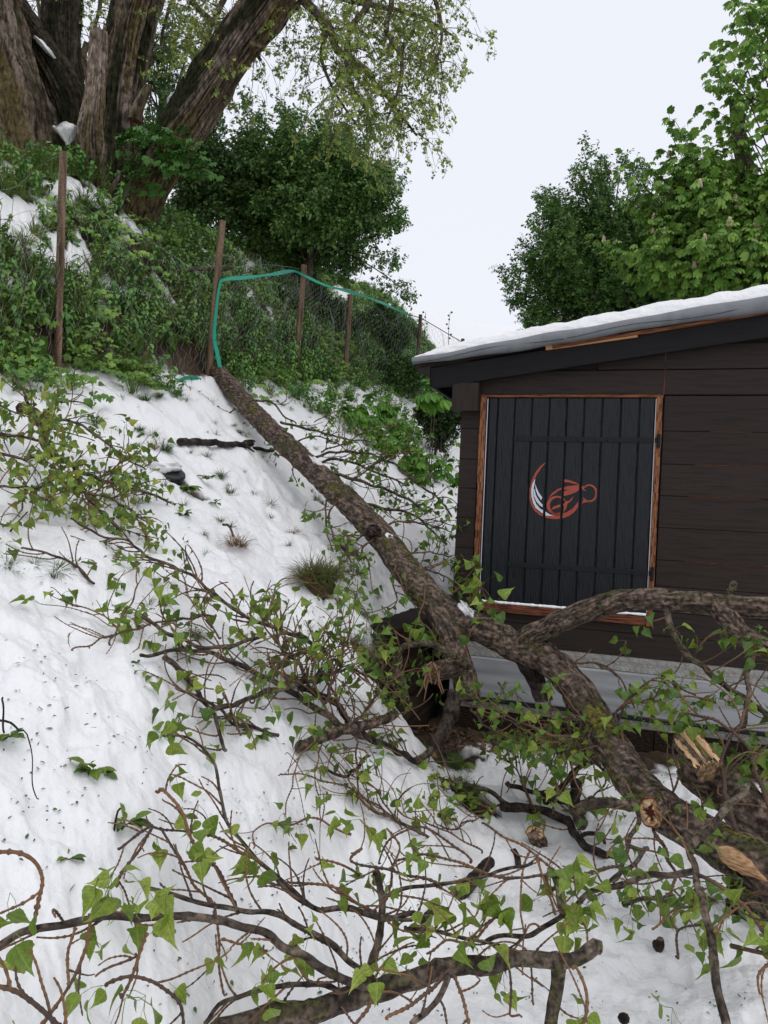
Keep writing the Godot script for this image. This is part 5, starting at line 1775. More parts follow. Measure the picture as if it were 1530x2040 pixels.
	stem(o, "branch", dv([1300, 1640, 2.9, 1320, 1690, 2.75, 1345, 1740, 2.6, 1330, 1790, 2.5]), 0.008, 0.005, 0, 6, 0.16, 0.87, 0.052)
	stem(o, "branch", dv([1440, 1720, 2.6, 1460, 1770, 2.5, 1500, 1800, 2.42, 1560, 1830, 2.35]), 0.012, 0.008, 1, 6, 0.18, 0.81, 0.052)
	stem(o, "branch", dv([1240, 1800, 2.5, 1290, 1790, 2.48, 1345, 1795, 2.45, 1400, 1770, 2.42]), 0.008, 0.006, 1, 6, 0.14, 0.87, 0.052)
	# shoots behind the trunk on the bank
	var behind := [
		[[500, 797, 540, 802, 566, 828, 590, 845], 7.7, 7.5, 1, 0.012, 3],
		[[556, 805, 570, 795, 569, 772], 7.6, 7.6, 0, 0.005, 1],
		[[559, 840, 624, 857, 683, 873, 740, 880], 7.2, 7.6, 1, 0.013, 8],
		[[627, 842, 657, 824, 683, 815], 7.4, 7.6, 0, 0.006, 3],
		[[625, 930, 660, 915, 696, 920, 761, 946, 810, 966], 6.55, 6.5, 1, 0.013, 12],
		[[650, 945, 663, 943, 729, 962, 794, 985, 846, 1018], 6.35, 6.0, 1, 0.016, 12],
		[[610, 920, 657, 902, 728, 903, 781, 922, 826, 961, 869, 988, 899, 1030], 6.6, 6.1, 1, 0.012, 12],
		[[700, 1000, 760, 1010, 827, 1028, 860, 1060, 890, 1085], 5.95, 5.75, 1, 0.013, 11],
		[[760, 1050, 800, 1040, 850, 1045, 900, 1060], 5.6, 5.75, 0, 0.008, 9],
		[[640, 900, 690, 880, 740, 855, 790, 850], 6.7, 6.9, 0, 0.008, 8],
		[[700, 960, 740, 930, 780, 905, 830, 900], 6.2, 6.4, 0, 0.008, 7],
		[[800, 1110, 850, 1100, 900, 1110], 5.3, 5.6, 0, 0.008, 8],
		[[820, 1130, 870, 1140, 905, 1160], 5.15, 5.45, 0, 0.008, 7],
		[[590, 880, 640, 870, 700, 900, 760, 905], 6.9, 6.7, 0, 0.008, 8],
	]
	for q in behind:
		stem(o, "branch", dl(q[0], q[1], q[2]), q[4], q[4] * 0.55, q[3], q[5], 0.26, 0.95, 0.050)
	# shoots hanging on the near side
	for q in [[[672, 1000, 660, 1014, 656, 1043, 667, 1078, 680, 1102], 5.9, 5.7, 3], [[652, 985, 648, 1020, 650, 1055, 658, 1090], 6.0, 5.8, 2], [[604, 925, 586, 932, 583, 945, 590, 962], 6.5, 6.4, 0], [[730, 1060, 705, 1080, 690, 1100, 710, 1125], 5.4, 5.3, 8], [[745, 1075, 720, 1095, 735, 1130, 700, 1150], 5.3, 5.2, 7], [[790, 1120, 783, 1160, 790, 1200, 775, 1215], 5.0, 4.9, 4], [[540, 850, 535, 880, 560, 900], 7.4, 7.3, 2], [[470, 815, 420, 838, 360, 833, 345, 832], 7.9, 7.7, 4]]:
		stem(o, "branch", dl(q[0], q[1], q[2]), 0.009, 0.005, 0, q[3], 0.2, 1.1, 0.052)
	for q in [[[850, 1170, 843, 1200, 836, 1225, 845, 1245], 4.68, 4.6, 0], [[900, 1180, 935, 1160, 975, 1185, 990, 1215], 4.6, 4.45, 3], [[930, 1210, 950, 1180, 965, 1160], 4.5, 4.4, 2]]:
		stem(o, "branch", dl(q[0], q[1], q[2]), 0.006, 0.004, 0, q[3], 0.15, 1.0, 0.075)
	# dark leaves under the fork
	stem(o, "branch", dv([850, 1215, 4.9, 870, 1270, 4.8, 860, 1330, 4.7, 880, 1380, 4.6]), 0.008, 0.005, 0, 9, 0.18, 0.81, 0.052)
	stem(o, "branch", dv([940, 1410, 4.2, 960, 1440, 4.05, 1010, 1470, 3.95, 1060, 1500, 3.9]), 0.008, 0.005, 0, 8, 0.18, 0.81, 0.052)
	hang_leaves(o, [0, 1, 1, 2, 3, 3, 0])


func fallen_branches() -> void:
	# left, high on the bank
	var o := thing("leafy_branch", G(160, 940), "broken leafy branch lying on the upper left snow, full of yellow green leaves", "fallen branch", "broken poplar branches on the snow")
	stem(o, "bough", gl([36, 812, 66, 824, 84, 850, 90, 880, 105, 905], 0.30, 0.28), 0.032, 0.024, 2, 6, 0.25, 1.0)
	for q in [[[105, 900, 137, 927, 188, 951, 243, 967, 290, 982, 341, 1002], 0.26, 0.06, 0.013, 17, 1], [[150, 935, 173, 990, 204, 1021, 235, 1058], 0.2, 0.03, 0.014, 14, 1], [[60, 815, 43, 770, 27, 743], 0.32, 0.42, 0.012, 4, 1], [[84, 830, 110, 805, 141, 800, 188, 808], 0.28, 0.2, 0.008, 7, 1], [[90, 832, 157, 845, 196, 872, 240, 905, 290, 935], 0.28, 0.15, 0.010, 14, 1], [[-20, 872, 0, 868, 40, 868, 80, 880], 0.3, 0.3, 0.012, 6, 1], [[-30, 975, 8, 970, 78, 970, 130, 945], 0.16, 0.22, 0.007, 7, 1], [[50, 960, 45, 1000, 40, 1030], 0.16, 0.10, 0.006, 5, 0], [[-20, 800, 20, 815, 50, 830], 0.3, 0.3, 0.008, 6, 1], [[-10, 900, 40, 915, 110, 905], 0.28, 0.28, 0.008, 10, 1], [[130, 930, 90, 960, 60, 985], 0.22, 0.15, 0.007, 8, 0], [[200, 950, 250, 915, 270, 905], 0.2, 0.22, 0.007, 9, 0], [[170, 980, 230, 1000, 280, 1030, 300, 1040], 0.16, 0.08, 0.008, 12, 1], [[150, 930, 130, 980, 140, 1010], 0.2, 0.12, 0.007, 7, 0]]:
		stem(o, "branch", gl(q[0], q[1], q[2]), q[3], q[3] * 0.55, q[5], int(q[4] * 1.2), 0.20, 0.95, 0.052)
	hang_leaves(o, [2, 4, 4, 1, 2, 0])
	# the middle
	o = thing("leafy_branch", G(560, 1330), "tangle of brown knobbly branches with fresh leaves in the middle of the snow", "fallen branch", "broken poplar branches on the snow")
	var mid := [
		[[141, 1033, 196, 1065, 255, 1080, 298, 1112, 345, 1127, 388, 1151, 416, 1175, 451, 1202, 490, 1229, 522, 1245, 580, 1262, 650, 1300], 0.05, 0.24, 0.0065, 0.013, 1, 15],
		[[118, 1194, 165, 1206, 204, 1225, 235, 1249], 0.03, 0.05, 0.004, 0.005, 0, 2],
		[[220, 1285, 250, 1220, 271, 1171, 271, 1120], 0.06, 0.16, 0.005, 0.004, 0, 1],
		[[145, 1296, 235, 1265, 306, 1245, 372, 1232, 430, 1225], 0.04, 0.14, 0.004, 0.007, 0, 6],
		[[43, 1092, 98, 1104, 149, 1127, 188, 1163], 0.05, 0.03, 0.006, 0.008, 1, 3],
		[[286, 1229, 325, 1257, 373, 1276, 424, 1292, 480, 1280, 530, 1262], 0.08, 0.20, 0.010, 0.011, 1, 5],
		[[361, 1135, 376, 1182, 412, 1233, 440, 1270], 0.10, 0.14, 0.004, 0.006, 0, 4],
		[[522, 1245, 498, 1222, 506, 1202, 530, 1195], 0.18, 0.22, 0.006, 0.004, 0, 2],
		[[525, 1240, 545, 1190, 552, 1160, 590, 1148], 0.20, 0.30, 0.007, 0.004, 0, 2],
		[[325, 1310, 370, 1350, 400, 1390, 430, 1430, 450, 1495], 0.06, 0.03, 0.014, 0.008, 1, 3],
		[[280, 1305, 340, 1297, 415, 1300, 465, 1315, 530, 1350, 600, 1390, 665, 1435, 720, 1470], 0.06, 0.07, 0.008, 0.022, 1, 9],
		[[400, 1415, 460, 1405, 525, 1380, 590, 1365, 640, 1340], 0.05, 0.16, 0.011, 0.019, 1, 5],
		[[350, 1370, 420, 1400, 470, 1440, 555, 1465], 0.04, 0.03, 0.006, 0.009, 1, 4],
		[[445, 1380, 465, 1425, 480, 1465], 0.06, 0.03, 0.006, 0.005, 1, 2],
		[[595, 1486, 660, 1461, 725, 1446, 785, 1425], 0.05, 0.16, 0.031, 0.030, 2, 3],
		[[600, 1370, 660, 1395, 720, 1460, 760, 1480, 800, 1500, 835, 1520], 0.14, 0.02, 0.020, 0.018, 4, 4],
		[[690, 1450, 760, 1380, 800, 1330, 790, 1290], 0.14, 0.4, 0.009, 0.006, 1, 9],
		[[640, 1350, 700, 1330, 730, 1345, 780, 1360], 0.16, 0.3, 0.010, 0.006, 1, 9],
		[[620, 1380, 600, 1330, 560, 1290, 545, 1250], 0.14, 0.3, 0.011, 0.006, 1, 8],
		[[650, 1400, 670, 1330, 690, 1280, 700, 1240], 0.16, 0.42, 0.010, 0.005, 0, 8],
		[[700, 1450, 640, 1340, 610, 1300, 570, 1310, 545, 1330], 0.14, 0.3, 0.010, 0.005, 0, 9],
		[[660, 1430, 620, 1350, 640, 1290, 660, 1265, 700, 1295], 0.14, 0.42, 0.009, 0.004, 0, 9],
		[[640, 1190, 690, 1175, 720, 1200, 735, 1235], 0.3, 0.25, 0.005, 0.004, 0, 3],
		[[640, 1330, 680, 1240, 700, 1215], 0.2, 0.36, 0.006, 0.004, 0, 4],
		[[555, 1545, 590, 1545, 650, 1555, 700, 1575, 740, 1595, 765, 1620], 0.06, 0.03, 0.0035, 0.006, 0, 3],
		[[710, 1470, 712, 1540, 710, 1600], 0.12, 0.05, 0.006, 0.005, 0, 3],
		[[505, 1690, 503, 1662, 530, 1645, 565, 1645, 615, 1632, 665, 1645, 695, 1660], 0.02, 0.03, 0.003, 0.006, 0, 2],
		[[700, 1584, 754, 1617, 808, 1644, 863, 1676], 0.04, 0.02, 0.006, 0.011, 1, 3],
		[[635, 1470, 590, 1520, 580, 1570, 565, 1620], 0.10, 0.12, 0.004, 0.003, 0, 2],
		[[640, 1480, 630, 1540, 635, 1600, 637, 1640], 0.1, 0.08, 0.004, 0.003, 0, 2],
		[[730, 1500, 700, 1490, 665, 1500, 655, 1530], 0.1, 0.05, 0.005, 0.003, 0, 2],
		[[800, 1650, 770, 1600, 740, 1560, 690, 1540], 0.04, 0.10, 0.005, 0.004, 0, 4],
		[[960, 1700, 900, 1660, 850, 1640, 800, 1620, 790, 1600], 0.04, 0.08, 0.006, 0.004, 0, 5],
	]
	for q in mid:
		stem(o, "bough" if q[3] > 0.025 else "branch", gl(q[0], q[1], q[2]), q[3] * 0.8, q[4] * 0.8, q[5], int(q[6] * 2.3) + 1, 0.22, 0.34, 0.052, Color(0.10, 0.07, 0.05) if q[3] > 0.025 else Color(-1, 0, 0))
	hang_leaves(o, [1, 0, 1, 2, 0, 3])
	# dark limbs lying under the big limb
	o = thing("leafy_branch", G(1090, 1640), "dark curved branch lying on the snow below the big limb with a sawn stub", "fallen branch", "broken poplar branches on the snow")
	stem(o, "bough", gl([1000, 1606, 1069, 1614, 1123, 1632, 1150, 1668, 1188, 1700, 1243, 1711], 0.06, 0.04), 0.026, 0.017, 4, 3, 0.2, 0.8)
	for q in [[[884, 1554, 960, 1570, 1004, 1600, 1040, 1612], 0.06, 0.06, 0.011, 0.014, 1, 4], [[1010, 1560, 1069, 1580, 1130, 1600, 1180, 1590], 0.1, 0.12, 0.014, 0.010, 4, 7], [[1085, 1600, 1120, 1570, 1140, 1540, 1180, 1520], 0.08, 0.24, 0.018, 0.012, 4, 8], [[1150, 1668, 1200, 1660, 1205, 1680], 0.06, 0.03, 0.012, 0.008, 4, 2], [[1060, 1612, 1040, 1560, 1020, 1520, 985, 1500], 0.08, 0.25, 0.006, 0.004, 0, 6], [[1100, 1620, 1110, 1560, 1090, 1520, 1060, 1490], 0.1, 0.3, 0.006, 0.004, 0, 7], [[1000, 1600, 950, 1630, 905, 1650, 880, 1640], 0.05, 0.08, 0.006, 0.004, 0, 6], [[1180, 1590, 1210, 1550, 1190, 1500, 1150, 1480], 0.12, 0.3, 0.006, 0.004, 0, 7]]:
		stem(o, "branch", gl(q[0], q[1], q[2]), q[3], q[4], q[5], int(q[6] * 1.8), 0.2, 0.42, 0.052)
	var fc := G(1066, 1660, 0.05)
	var fd := (Vector3(-0.3, 0.9, 0.9)).normalized()
	var stub := stem(o, "sawn_stub", PackedVector3Array([fc - fd * 0.09 + U * 0.03, fc - fd * 0.04, fc]), 0.036, 0.034, 2, 0, 0.1, 0.0)
	cut_face(stub, fc + fd * 0.006, fd, 0.037, true, "sawn_face", 1.25)
	hang_leaves(o, [1, 0, 1, 3, 0, 2])
	# the foreground
	o = thing("leafy_branch", G(800, 1945), "thick knotty bough with many thin branches lying across the nearest snow", "fallen branch", "broken poplar branches on the snow")
	stem(o, "bough", dl([380, 2090, 470, 2050, 560, 2022, 650, 2000, 740, 1976, 830, 1945, 920, 1930, 1025, 1914, 1112, 1912, 1150, 1905, 1197, 1888], 1.85, 2.12), 0.034, 0.019, 1, 4, 0.2, 0.6, 0.066, Color(0.09, 0.065, 0.05))
	stem(o, "branch", dl([1116, 1914, 1114, 1960, 1106, 2000, 1098, 2045], 2.06, 2.0), 0.020, 0.017, 1, 1, 0.1, 0.6)
	var fg := [
		[[-40, 1905, 0, 1888, 65, 1856, 120, 1836, 170, 1829, 250, 1830, 330, 1833, 400, 1836, 480, 1850, 575, 1886, 665, 1936, 735, 1965], 1.5, 1.95, 0.009, 0.013, 1, 7],
		[[290, 1768, 350, 1786, 440, 1806, 500, 1815, 565, 1830, 640, 1870, 700, 1916, 742, 1950], 1.95, 2.0, 0.006, 0.010, 1, 7],
		[[325, 1466, 390, 1480, 420, 1515, 435, 1575, 455, 1636, 500, 1696, 545, 1741, 600, 1790, 640, 1814], 2.35, 2.1, 0.004, 0.008, 1, 6],
		[[545, 1745, 590, 1785, 622, 1808], 2.16, 2.1, 0.006, 0.007, 1, 2],
		[[640, 1812, 700, 1815, 765, 1824, 830, 1822], 2.1, 2.1, 0.009, 0.009, 1, 2],
		[[310, 1576, 322, 1570, 342, 1587, 372, 1640, 398, 1686, 425, 1730, 446, 1770, 470, 1808], 2.15, 2.0, 0.0055, 0.0058, 0, 3],
		[[285, 1634, 320, 1645, 375, 1660, 440, 1671, 482, 1696, 520, 1725], 2.2, 2.1, 0.0042, 0.0055, 0, 3],
		[[305, 1648, 281, 1690, 250, 1730, 236, 1762], 2.05, 1.9, 0.0052, 0.0046, 0, 2],
		[[305, 1648, 265, 1668, 235, 1690], 2.05, 2.0, 0.005, 0.0045, 0, 1],
		[[318, 1650, 350, 1690, 371, 1731, 386, 1772, 420, 1800], 2.08, 1.98, 0.0048, 0.005, 0, 2],
		[[-30, 1700, 0, 1694, 40, 1696, 68, 1714, 82, 1756, 78, 1800, 66, 1856], 1.45, 1.52, 0.0050, 0.0050, 0, 0],
		[[175, 1830, 172, 1880, 147, 1940, 121, 1986, 85, 2040], 1.6, 1.5, 0.0052, 0.0044, 0, 1],
		[[150, 1850, 132, 1900, 135, 1960], 1.6, 1.5, 0.004, 0.0036, 0, 1],
		[[-20, 1968, 0, 1969, 40, 1976, 80, 2000, 116, 2026, 150, 2055], 1.32, 1.35, 0.0055, 0.006, 0, 2],
		[[295, 1862, 276, 1905, 256, 1946, 240, 1980], 1.65, 1.6, 0.005, 0.0042, 0, 1],
		[[270, 1900, 220, 1925, 190, 1945], 1.64, 1.6, 0.004, 0.0035, 0, 0],
		[[212, 1962, 262, 1940, 302, 1950, 336, 1980, 362, 2014, 370, 2050], 1.5, 1.55, 0.0044, 0.0042, 0, 1],
		[[408, 2040, 430, 2000, 476, 1985, 540, 1970, 632, 1960, 692, 1982], 1.75, 1.95, 0.006, 0.0085, 1, 4],
		[[428, 1800, 435, 1866, 443, 1926, 452, 1980], 2.0, 1.9, 0.0042, 0.0036, 0, 1],
		[[440, 1872, 500, 1876, 532, 1892], 1.9, 1.9, 0.0036, 0.0036, 0, 1],
		[[745, 1738, 756, 1800, 751, 1866, 741, 1925, 738, 1965], 2.2, 2.0, 0.011, 0.014, 1, 2],
		[[572, 1755, 665, 1768, 712, 1790, 748, 1812], 2.15, 2.12, 0.004, 0.006, 0, 2],
		[[628, 1709, 675, 1722, 716, 1742], 2.3, 2.25, 0.004, 0.005, 0, 0],
		[[700, 1700, 720, 1690, 700, 1715, 781, 1733, 830, 1750, 880, 1768], 2.2, 2.15, 0.004, 0.006, 0, 2],
		[[757, 1790, 800, 1772, 857, 1766, 928, 1758, 1000, 1730, 1060, 1716], 2.15, 2.15, 0.007, 0.005, 1, 3],
		[[775, 1770, 778, 1730, 803, 1707, 879, 1709, 960, 1733, 1036, 1751, 1112, 1744, 1188, 1736, 1243, 1722], 2.18, 2.3, 0.004, 0.006, 0, 5],
		[[758, 1720, 770, 1675, 815, 1648, 850, 1650, 890, 1670, 925, 1700, 937, 1718], 2.3, 2.3, 0.0036, 0.0045, 0, 2],
		[[770, 1650, 800, 1690, 790, 1720], 2.3, 2.25, 0.004, 0.004, 0, 1],
		[[1058, 1694, 1036, 1750, 1039, 1805, 1042, 1855], 2.3, 2.1, 0.0042, 0.0036, 0, 1],
		[[1065, 1712, 1085, 1766, 1107, 1822], 2.3, 2.2, 0.0042, 0.0058, 0, 0],
		[[960, 1640, 1000, 1660, 1058, 1695, 1110, 1740], 2.4, 2.3, 0.0045, 0.0045, 0, 1],
		[[808, 1847, 879, 1853, 944, 1869, 1004, 1890, 1069, 1897], 2.1, 2.05, 0.006, 0.005, 1, 5],
		[[690, 1812, 740, 1822, 800, 1828, 823, 1828], 2.1, 2.1, 0.008, 0.007, 1, 2],
		[[1009, 1925, 1015, 1988, 1020, 2021, 1040, 2026], 2.0, 1.92, 0.0042, 0.0035, 0, 0],
		[[1053, 1925, 1058, 1977, 1063, 1998], 2.0, 1.95, 0.0035, 0.003, 0, 0],
		[[1140, 1930, 1164, 1983, 1158, 2040], 2.0, 1.9, 0.005, 0.0055, 0, 0],
		[[890, 1945, 863, 1999, 819, 2040], 1.9, 1.75, 0.009, 0.008, 1, 1],
		[[880, 1945, 836, 1988, 770, 2030], 1.9, 1.75, 0.006, 0.005, 0, 1],
		[[900, 1945, 917, 1988, 933, 2040], 1.9, 1.78, 0.005, 0.0045, 0, 1],
		[[740, 1985, 730, 2020, 700, 2050], 1.85, 1.75, 0.006, 0.005, 0, 0],
		[[1000, 1820, 960, 1850, 930, 1875, 890, 1880, 850, 1900], 2.1, 2.02, 0.005, 0.004, 0, 4],
		[[1346, 1905, 1356, 1864, 1394, 1843], 2.15, 2.1, 0.0048, 0.004, 0, 0],
		[[1300, 1850, 1340, 1815, 1380, 1805], 2.2, 2.15, 0.0042, 0.004, 0, 0],
		[[1455, 1884, 1500, 1895, 1560, 1905], 2.05, 2.0, 0.007, 0.007, 1, 2],
		[[1514, 1980, 1512, 1940, 1540, 1905], 1.9, 1.95, 0.004, 0.0045, 0, 0],
	]
	for q in fg:
		stem(o, "branch", dl(q[0], q[1], q[2]), q[3] * 0.86, q[4] * 0.86, q[5], int(q[6] * 1.7) + 1, 0.14, 0.12, 0.050)
	# the big leaves nearest to the camera
	var book: Array = leafbook[o]
	var near: Node3D = o.get_child(2)
	for q in [[225, 1760, 1.62, 6], [290, 1785, 1.58, 5], [330, 1800, 1.5, 5], [20, 1800, 1.5, 2], [30, 1880, 1.35, 3], [290, 2005, 1.5, 4], [205, 1985, 1.45, 3], [250, 2010, 1.5, 3], [540, 1930, 1.85, 4], [495, 1715, 2.1, 7], [525, 1720, 2.15, 4], [395, 1625, 2.15, 5], [880, 1800, 2.1, 4], [960, 1800, 2.1, 8], [990, 1805, 2.1, 4], [1130, 1850, 2.15, 6], [1150, 1825, 2.2, 4], [845, 1845, 2.1, 5], [860, 1870, 2.1, 4], [945, 1890, 2.0, 4], [740, 1740, 2.25, 6], [1400, 1865, 2.1, 3], [1430, 1870, 2.1, 3], [1370, 1880, 2.05, 2], [690, 1790, 2.1, 4], [320, 1480, 2.35, 4], [1340, 2030, 1.8, 3], [1150, 1730, 2.3, 3], [1110, 1735, 2.3, 3]]:
		cluster(book, near, P(q[0], q[1] - 22, q[2]), Vector3(0, -0.8, 0.2), q[3], 0.058)
	hang_leaves(o, [1, 0, 1, 2, 0])


func small_things() -> void:
	# loose dead wood
	var sticks := [
		[[358, 880, 400, 880, 450, 884, 478, 886, 502, 884], 0.02, 0.03, 0.031, 0.025, "dead_branch", "dark dead branch lying level in the snow left of the trunk", 4],
		[[505, 893, 525, 896, 545, 898], 0.01, 0.02, 0.018, 0.014, "stick", "short stick in the snow between the dead branch and the trunk", 4],
		[[908, 1786, 930, 1770, 950, 1745, 976, 1716], 0.03, 0.05, 0.030, 0.024, "broken_log", "short broken log with rough bark lying among the lower twigs", 4],
		[[846, 1848, 852, 1824, 868, 1797], 0.01, 0.03, 0.016, 0.013, "bark_piece", "black curved piece of bark standing in the snow left of the short log", 4],
		[[1128, 1818, 1116, 1780, 1102, 1738], 0.01, 0.14, 0.021, 0.018, "sawn_stick", "upright grey sawn stick leaning in the lower snow", 1],
		[[1150, 1560, 1145, 1600, 1160, 1640], 0.03, 0.1, 0.03, 0.03, "dark_stick", "thick dark stick standing in the shade under the big limb", 4],
		[[1022, 1700, 1030, 1715, 1033, 1724], 0.01, 0.01, 0.018, 0.013, "bark_chip", "dark bark chip on the snow above the sawn stick", 4],
		[[1310, 1885, 1316, 1870], 0.01, 0.05, 0.022, 0.012, "wood_chip", "dark wedge shaped wood chip with a pale top on the open lower right snow", 4],
		[[240, 1610, 228, 1640, 222, 1665], 0.1, 0.01, 0.003, 0.003, "thin_twig", "thin dark bent twig above the round hole in the lower left snow", 4],
		[[5, 1390, 8, 1420, 8, 1460], 0.14, 0.0, 0.0028, 0.0028, "thin_twig", "thin upright dark twig at the left edge", 4],
		[[47, 1455, 62, 1525, 77, 1592], 0.16, 0.01, 0.0017, 0.0014, "thin_twig", "long thin twig leaning on the left snow", 4],
		[[-10, 1435, 20, 1440, 47, 1455], 0.10, 0.15, 0.0035, 0.003, "thin_twig", "dark level twig entering at the left edge", 4],
		[[22, 1058, 35, 1040, 55, 1020], 0.02, 0.08, 0.004, 0.003, "thin_twig", "dark budded twig low in the snow below the left branch", 4],
		[[445, 1045, 458, 1050, 464, 1068], 0.10, 0.02, 0.008, 0.008, "stick", "bent stick end beside the straw coloured tuft", 1],
		[[1243, 2030, 1241, 2022], 0.01, 0.03, 0.018, 0.014, "bark_chip", "dark knob of wood at the lower edge of the snow", 4],
		[[735, 1505, 690, 1545, 640, 1530], 0.01, 0.01, 0.008, 0.006, "stick", "dark short stick under the middle bough", 4],
	]
	for q in sticks:
		var o := thing(q[5], G(q[0][0], q[0][1]), q[6], "stick" if not "log" in q[5] else "log")
		leafbook[o] = []
		var nd := stem(o, "wood", gl(q[0], q[1], q[2]), q[3], q[4], q[7], 0, 0.1, 0.0, 0.05, Color(0.30, 0.18, 0.10) if q[5] in ["sawn_stick", "wood_chip"] else Color(-1, 0, 0))
		if q[5] == "dead_branch":
			for e in [[478, 886, 495, 878, 508, 880], [490, 888, 500, 896, 506, 900]]:
				stem(o, "stub", gl(e, 0.035, 0.04), 0.014, 0.008, 4, 0, 0.1, 0.0)
	# split firewood block
	var o := thing("split_log", P(1392, 1500, 2.95), "pale split piece of firewood lying among the leaves right of the big limb", "log")
	var a := P(1362, 1462, 2.98)
	var b := P(1410, 1522, 2.84)
	var t := (b - a).normalized()
	var out := ((Vector3(0, EYE, 0) - a).normalized() + UPV * 0.3).normalized()
	var sd := t.cross(out).normalized()
	out = sd.cross(t).normalized()
	var mb := MB.new()
	var Lg := a.distance_to(b)
	for i in 29:
		for j in 33:
			var f := i / 28.0
			var g := j / 32.0 * 2.0 - 1.0
			var ridge := 0.0042 * sin(g * 7.5 + 0.6 + 0.5 * sin(f * 3.0)) + 0.005 * nz.get_noise_2d(g * 9.0, f * 1.5) + 0.0025 * nz.get_noise_2d(g * 30.0, f * 4.0)
			var ragged := 0.022 * nz.get_noise_2d(g * 5.0, 3.0) * (1.0 if f > 0.5 else -1.0) * absf(f - 0.5) * 2.0
			var p := a + t * (Lg * f + ragged) + sd * 0.045 * g * (1.0 + 0.12 * nz.get_noise_1d(f * 6.0 + g)) + out * (ridge + 0.012 * (1.0 - g * g))
			mb.add(p, out, Color(0.62, 0.42, 0.235).lerp(Color(0.44, 0.26, 0.13), clampf(0.35 - ridge * 28.0 + 0.3 * nz.get_noise_2d(g * 14.0, f * 2.0), 0, 1)))
	for i in 28:
		for j in 32:
			var p := i * 33 + j
			mb.ix.append_array([p, p + 33, p + 1, p + 1, p + 33, p + 34])
	mb.auto_normals()
	if mb.n[400].dot(out) < 0.0:
		for k in range(0, mb.ix.size(), 3):
			var w := mb.ix[k]
			mb.ix[k] = mb.ix[k + 1]
			mb.ix[k + 1] = w
		mb.auto_normals()
	obj("split_face", mb, M.twig, o)
	mb = MB.new()
	tube(mb, smooth(PackedVector3Array([a - out * 0.040, a.lerp(b, 0.5) - out * 0.040, b - out * 0.040]), 0.02), taper(smooth(PackedVector3Array([a - out * 0.040, a.lerp(b, 0.5) - out * 0.040, b - out * 0.040]), 0.02).size(), 0.053, 0.053), 20, 2, Color(0.42, 0.27, 0.15), 3.0)
	mb.auto_normals()
	obj("bark", mb, M.bark, o)
	# big dark log half hidden at the right edge
	o = thing("mossy_log", P(1500, 1590, 2.9), "dark log half hidden by leaves at the right edge behind the big limb", "log")
	leafbook[o] = []
	stem(o, "wood", dv([1390, 1530, 3.05, 1450, 1575, 2.98, 1520, 1640, 2.9, 1620, 1720, 2.8]), 0.085, 0.09, 2, 0, 0.1, 0.0, 0.05, Color(0.3, 0.2, 0.12))
	o = thing("dark_stump", G(1490, 1810), "dark stump in the shade at the lower right edge", "stump")
	leafbook[o] = []
	stem(o, "wood", PackedVector3Array([G(1495, 1830), G(1495, 1830) + Vector3(0.02, 0.10, -0.05), G(1495, 1830) + Vector3(0.05, 0.22, -0.14)]), 0.10, 0.07, 4, 0, 0.1, 0.0)
	for q in [[634, 925, 6.42, 0.06, "small lump of snow caught on the upper part of the fallen trunk"], [782, 1078, 5.28, 0.05, "small lump of snow caught on the middle of the fallen trunk"], [935, 1222, 4.5, 0.06, "small patch of snow lying on the big limb just past the fork"]]:
		var sb := MB.new()
		blob(sb, P(q[0], q[1], q[2]), Vector3(q[3] * 1.3, q[3] * 0.5, q[3]), q[0], Color(0.875, 0.872, 0.872), 0.5, 12, 18, Basis(Vector3(0, 0, 1), -0.7))
		tag(obj("snow_lump", sb, M.snow), q[4], "snow")
	# black plastic lid under the snow
	o = thing("plastic_lid", G(340, 948), "black plastic lid half buried under a cap of snow on the bank", "plastic lid")
	var c := G(336, 946)
	mb = MB.new()
	var b2 := Basis(Vector3(0, 0, 1), -0.35) * Basis(Vector3(1, 0, 0), 0.45)
	for i in 5:
		for j in 32:
			var an := TAU * j / 32.0
			var rr: float = [0.0, 0.10, 0.118, 0.122, 0.115][i]
			mb.add(c + b2 * Vector3(cos(an) * rr, [0.045, 0.043, 0.035, 0.02, -0.03][i], sin(an) * rr * 0.8), UPV, Color.WHITE)
	for i in 4:
		for j in 32:
			var j2 := (j + 1) % 32
			var p := i * 32
			mb.ix.append_array([p + j, p + j2, p + 32 + j, p + j2, p + 32 + j2, p + 32 + j])
	mb.auto_normals()
	obj("lid", mb, M.plastic, o)
	mb = MB.new()
	blob(mb, G(351, 938, 0.05), Vector3(0.032, 0.05, 0.03), 2.0, Color.WHITE, 0.3, 10, 14)
	obj("handle", mb, M.plastic, o)
	mb = MB.new()
	blob(mb, G(326, 930, 0.045), Vector3(0.115, 0.05, 0.11), 4.0, Color(0.875, 0.872, 0.872), 0.3, 14, 22)
	tag(obj("snow_cap", mb, M.snow), "rounded cap of snow on the black plastic lid", "snow", "", "stuff")
	mb = MB.new()
	blob(mb, G(179, 453, 0.05), Vector3(0.035, 0.035, 0.035), 2.0, Color(0.30, 0.05, 0.03), 0.15, 10, 14)
	tag(obj("red_ball", mb, M.plastic_red if M.has("plastic_red") else mat("plastic_red", lin(1, 1, 1), 0.5)), "small round red thing on the snow patch below the big tree", "ball")
	# broken branch caught behind the second post
	o = thing("hanging_branch", P(430, 535, 8.9), "broken reddish branch caught crosswise behind the second fence post", "fallen branch")
	leafbook[o] = []
	stem(o, "wood", dv([376, 537, 8.85, 410, 535, 8.85, 440, 537, 8.88, 458, 532, 8.88, 463, 518, 8.88]), 0.028, 0.018, 1, 0, 0.1, 0.0, 0.05, Color(0.36, 0.17, 0.08))
	# bits of bark and leaf strewn on the snow
	var xa := []
	var xb := []
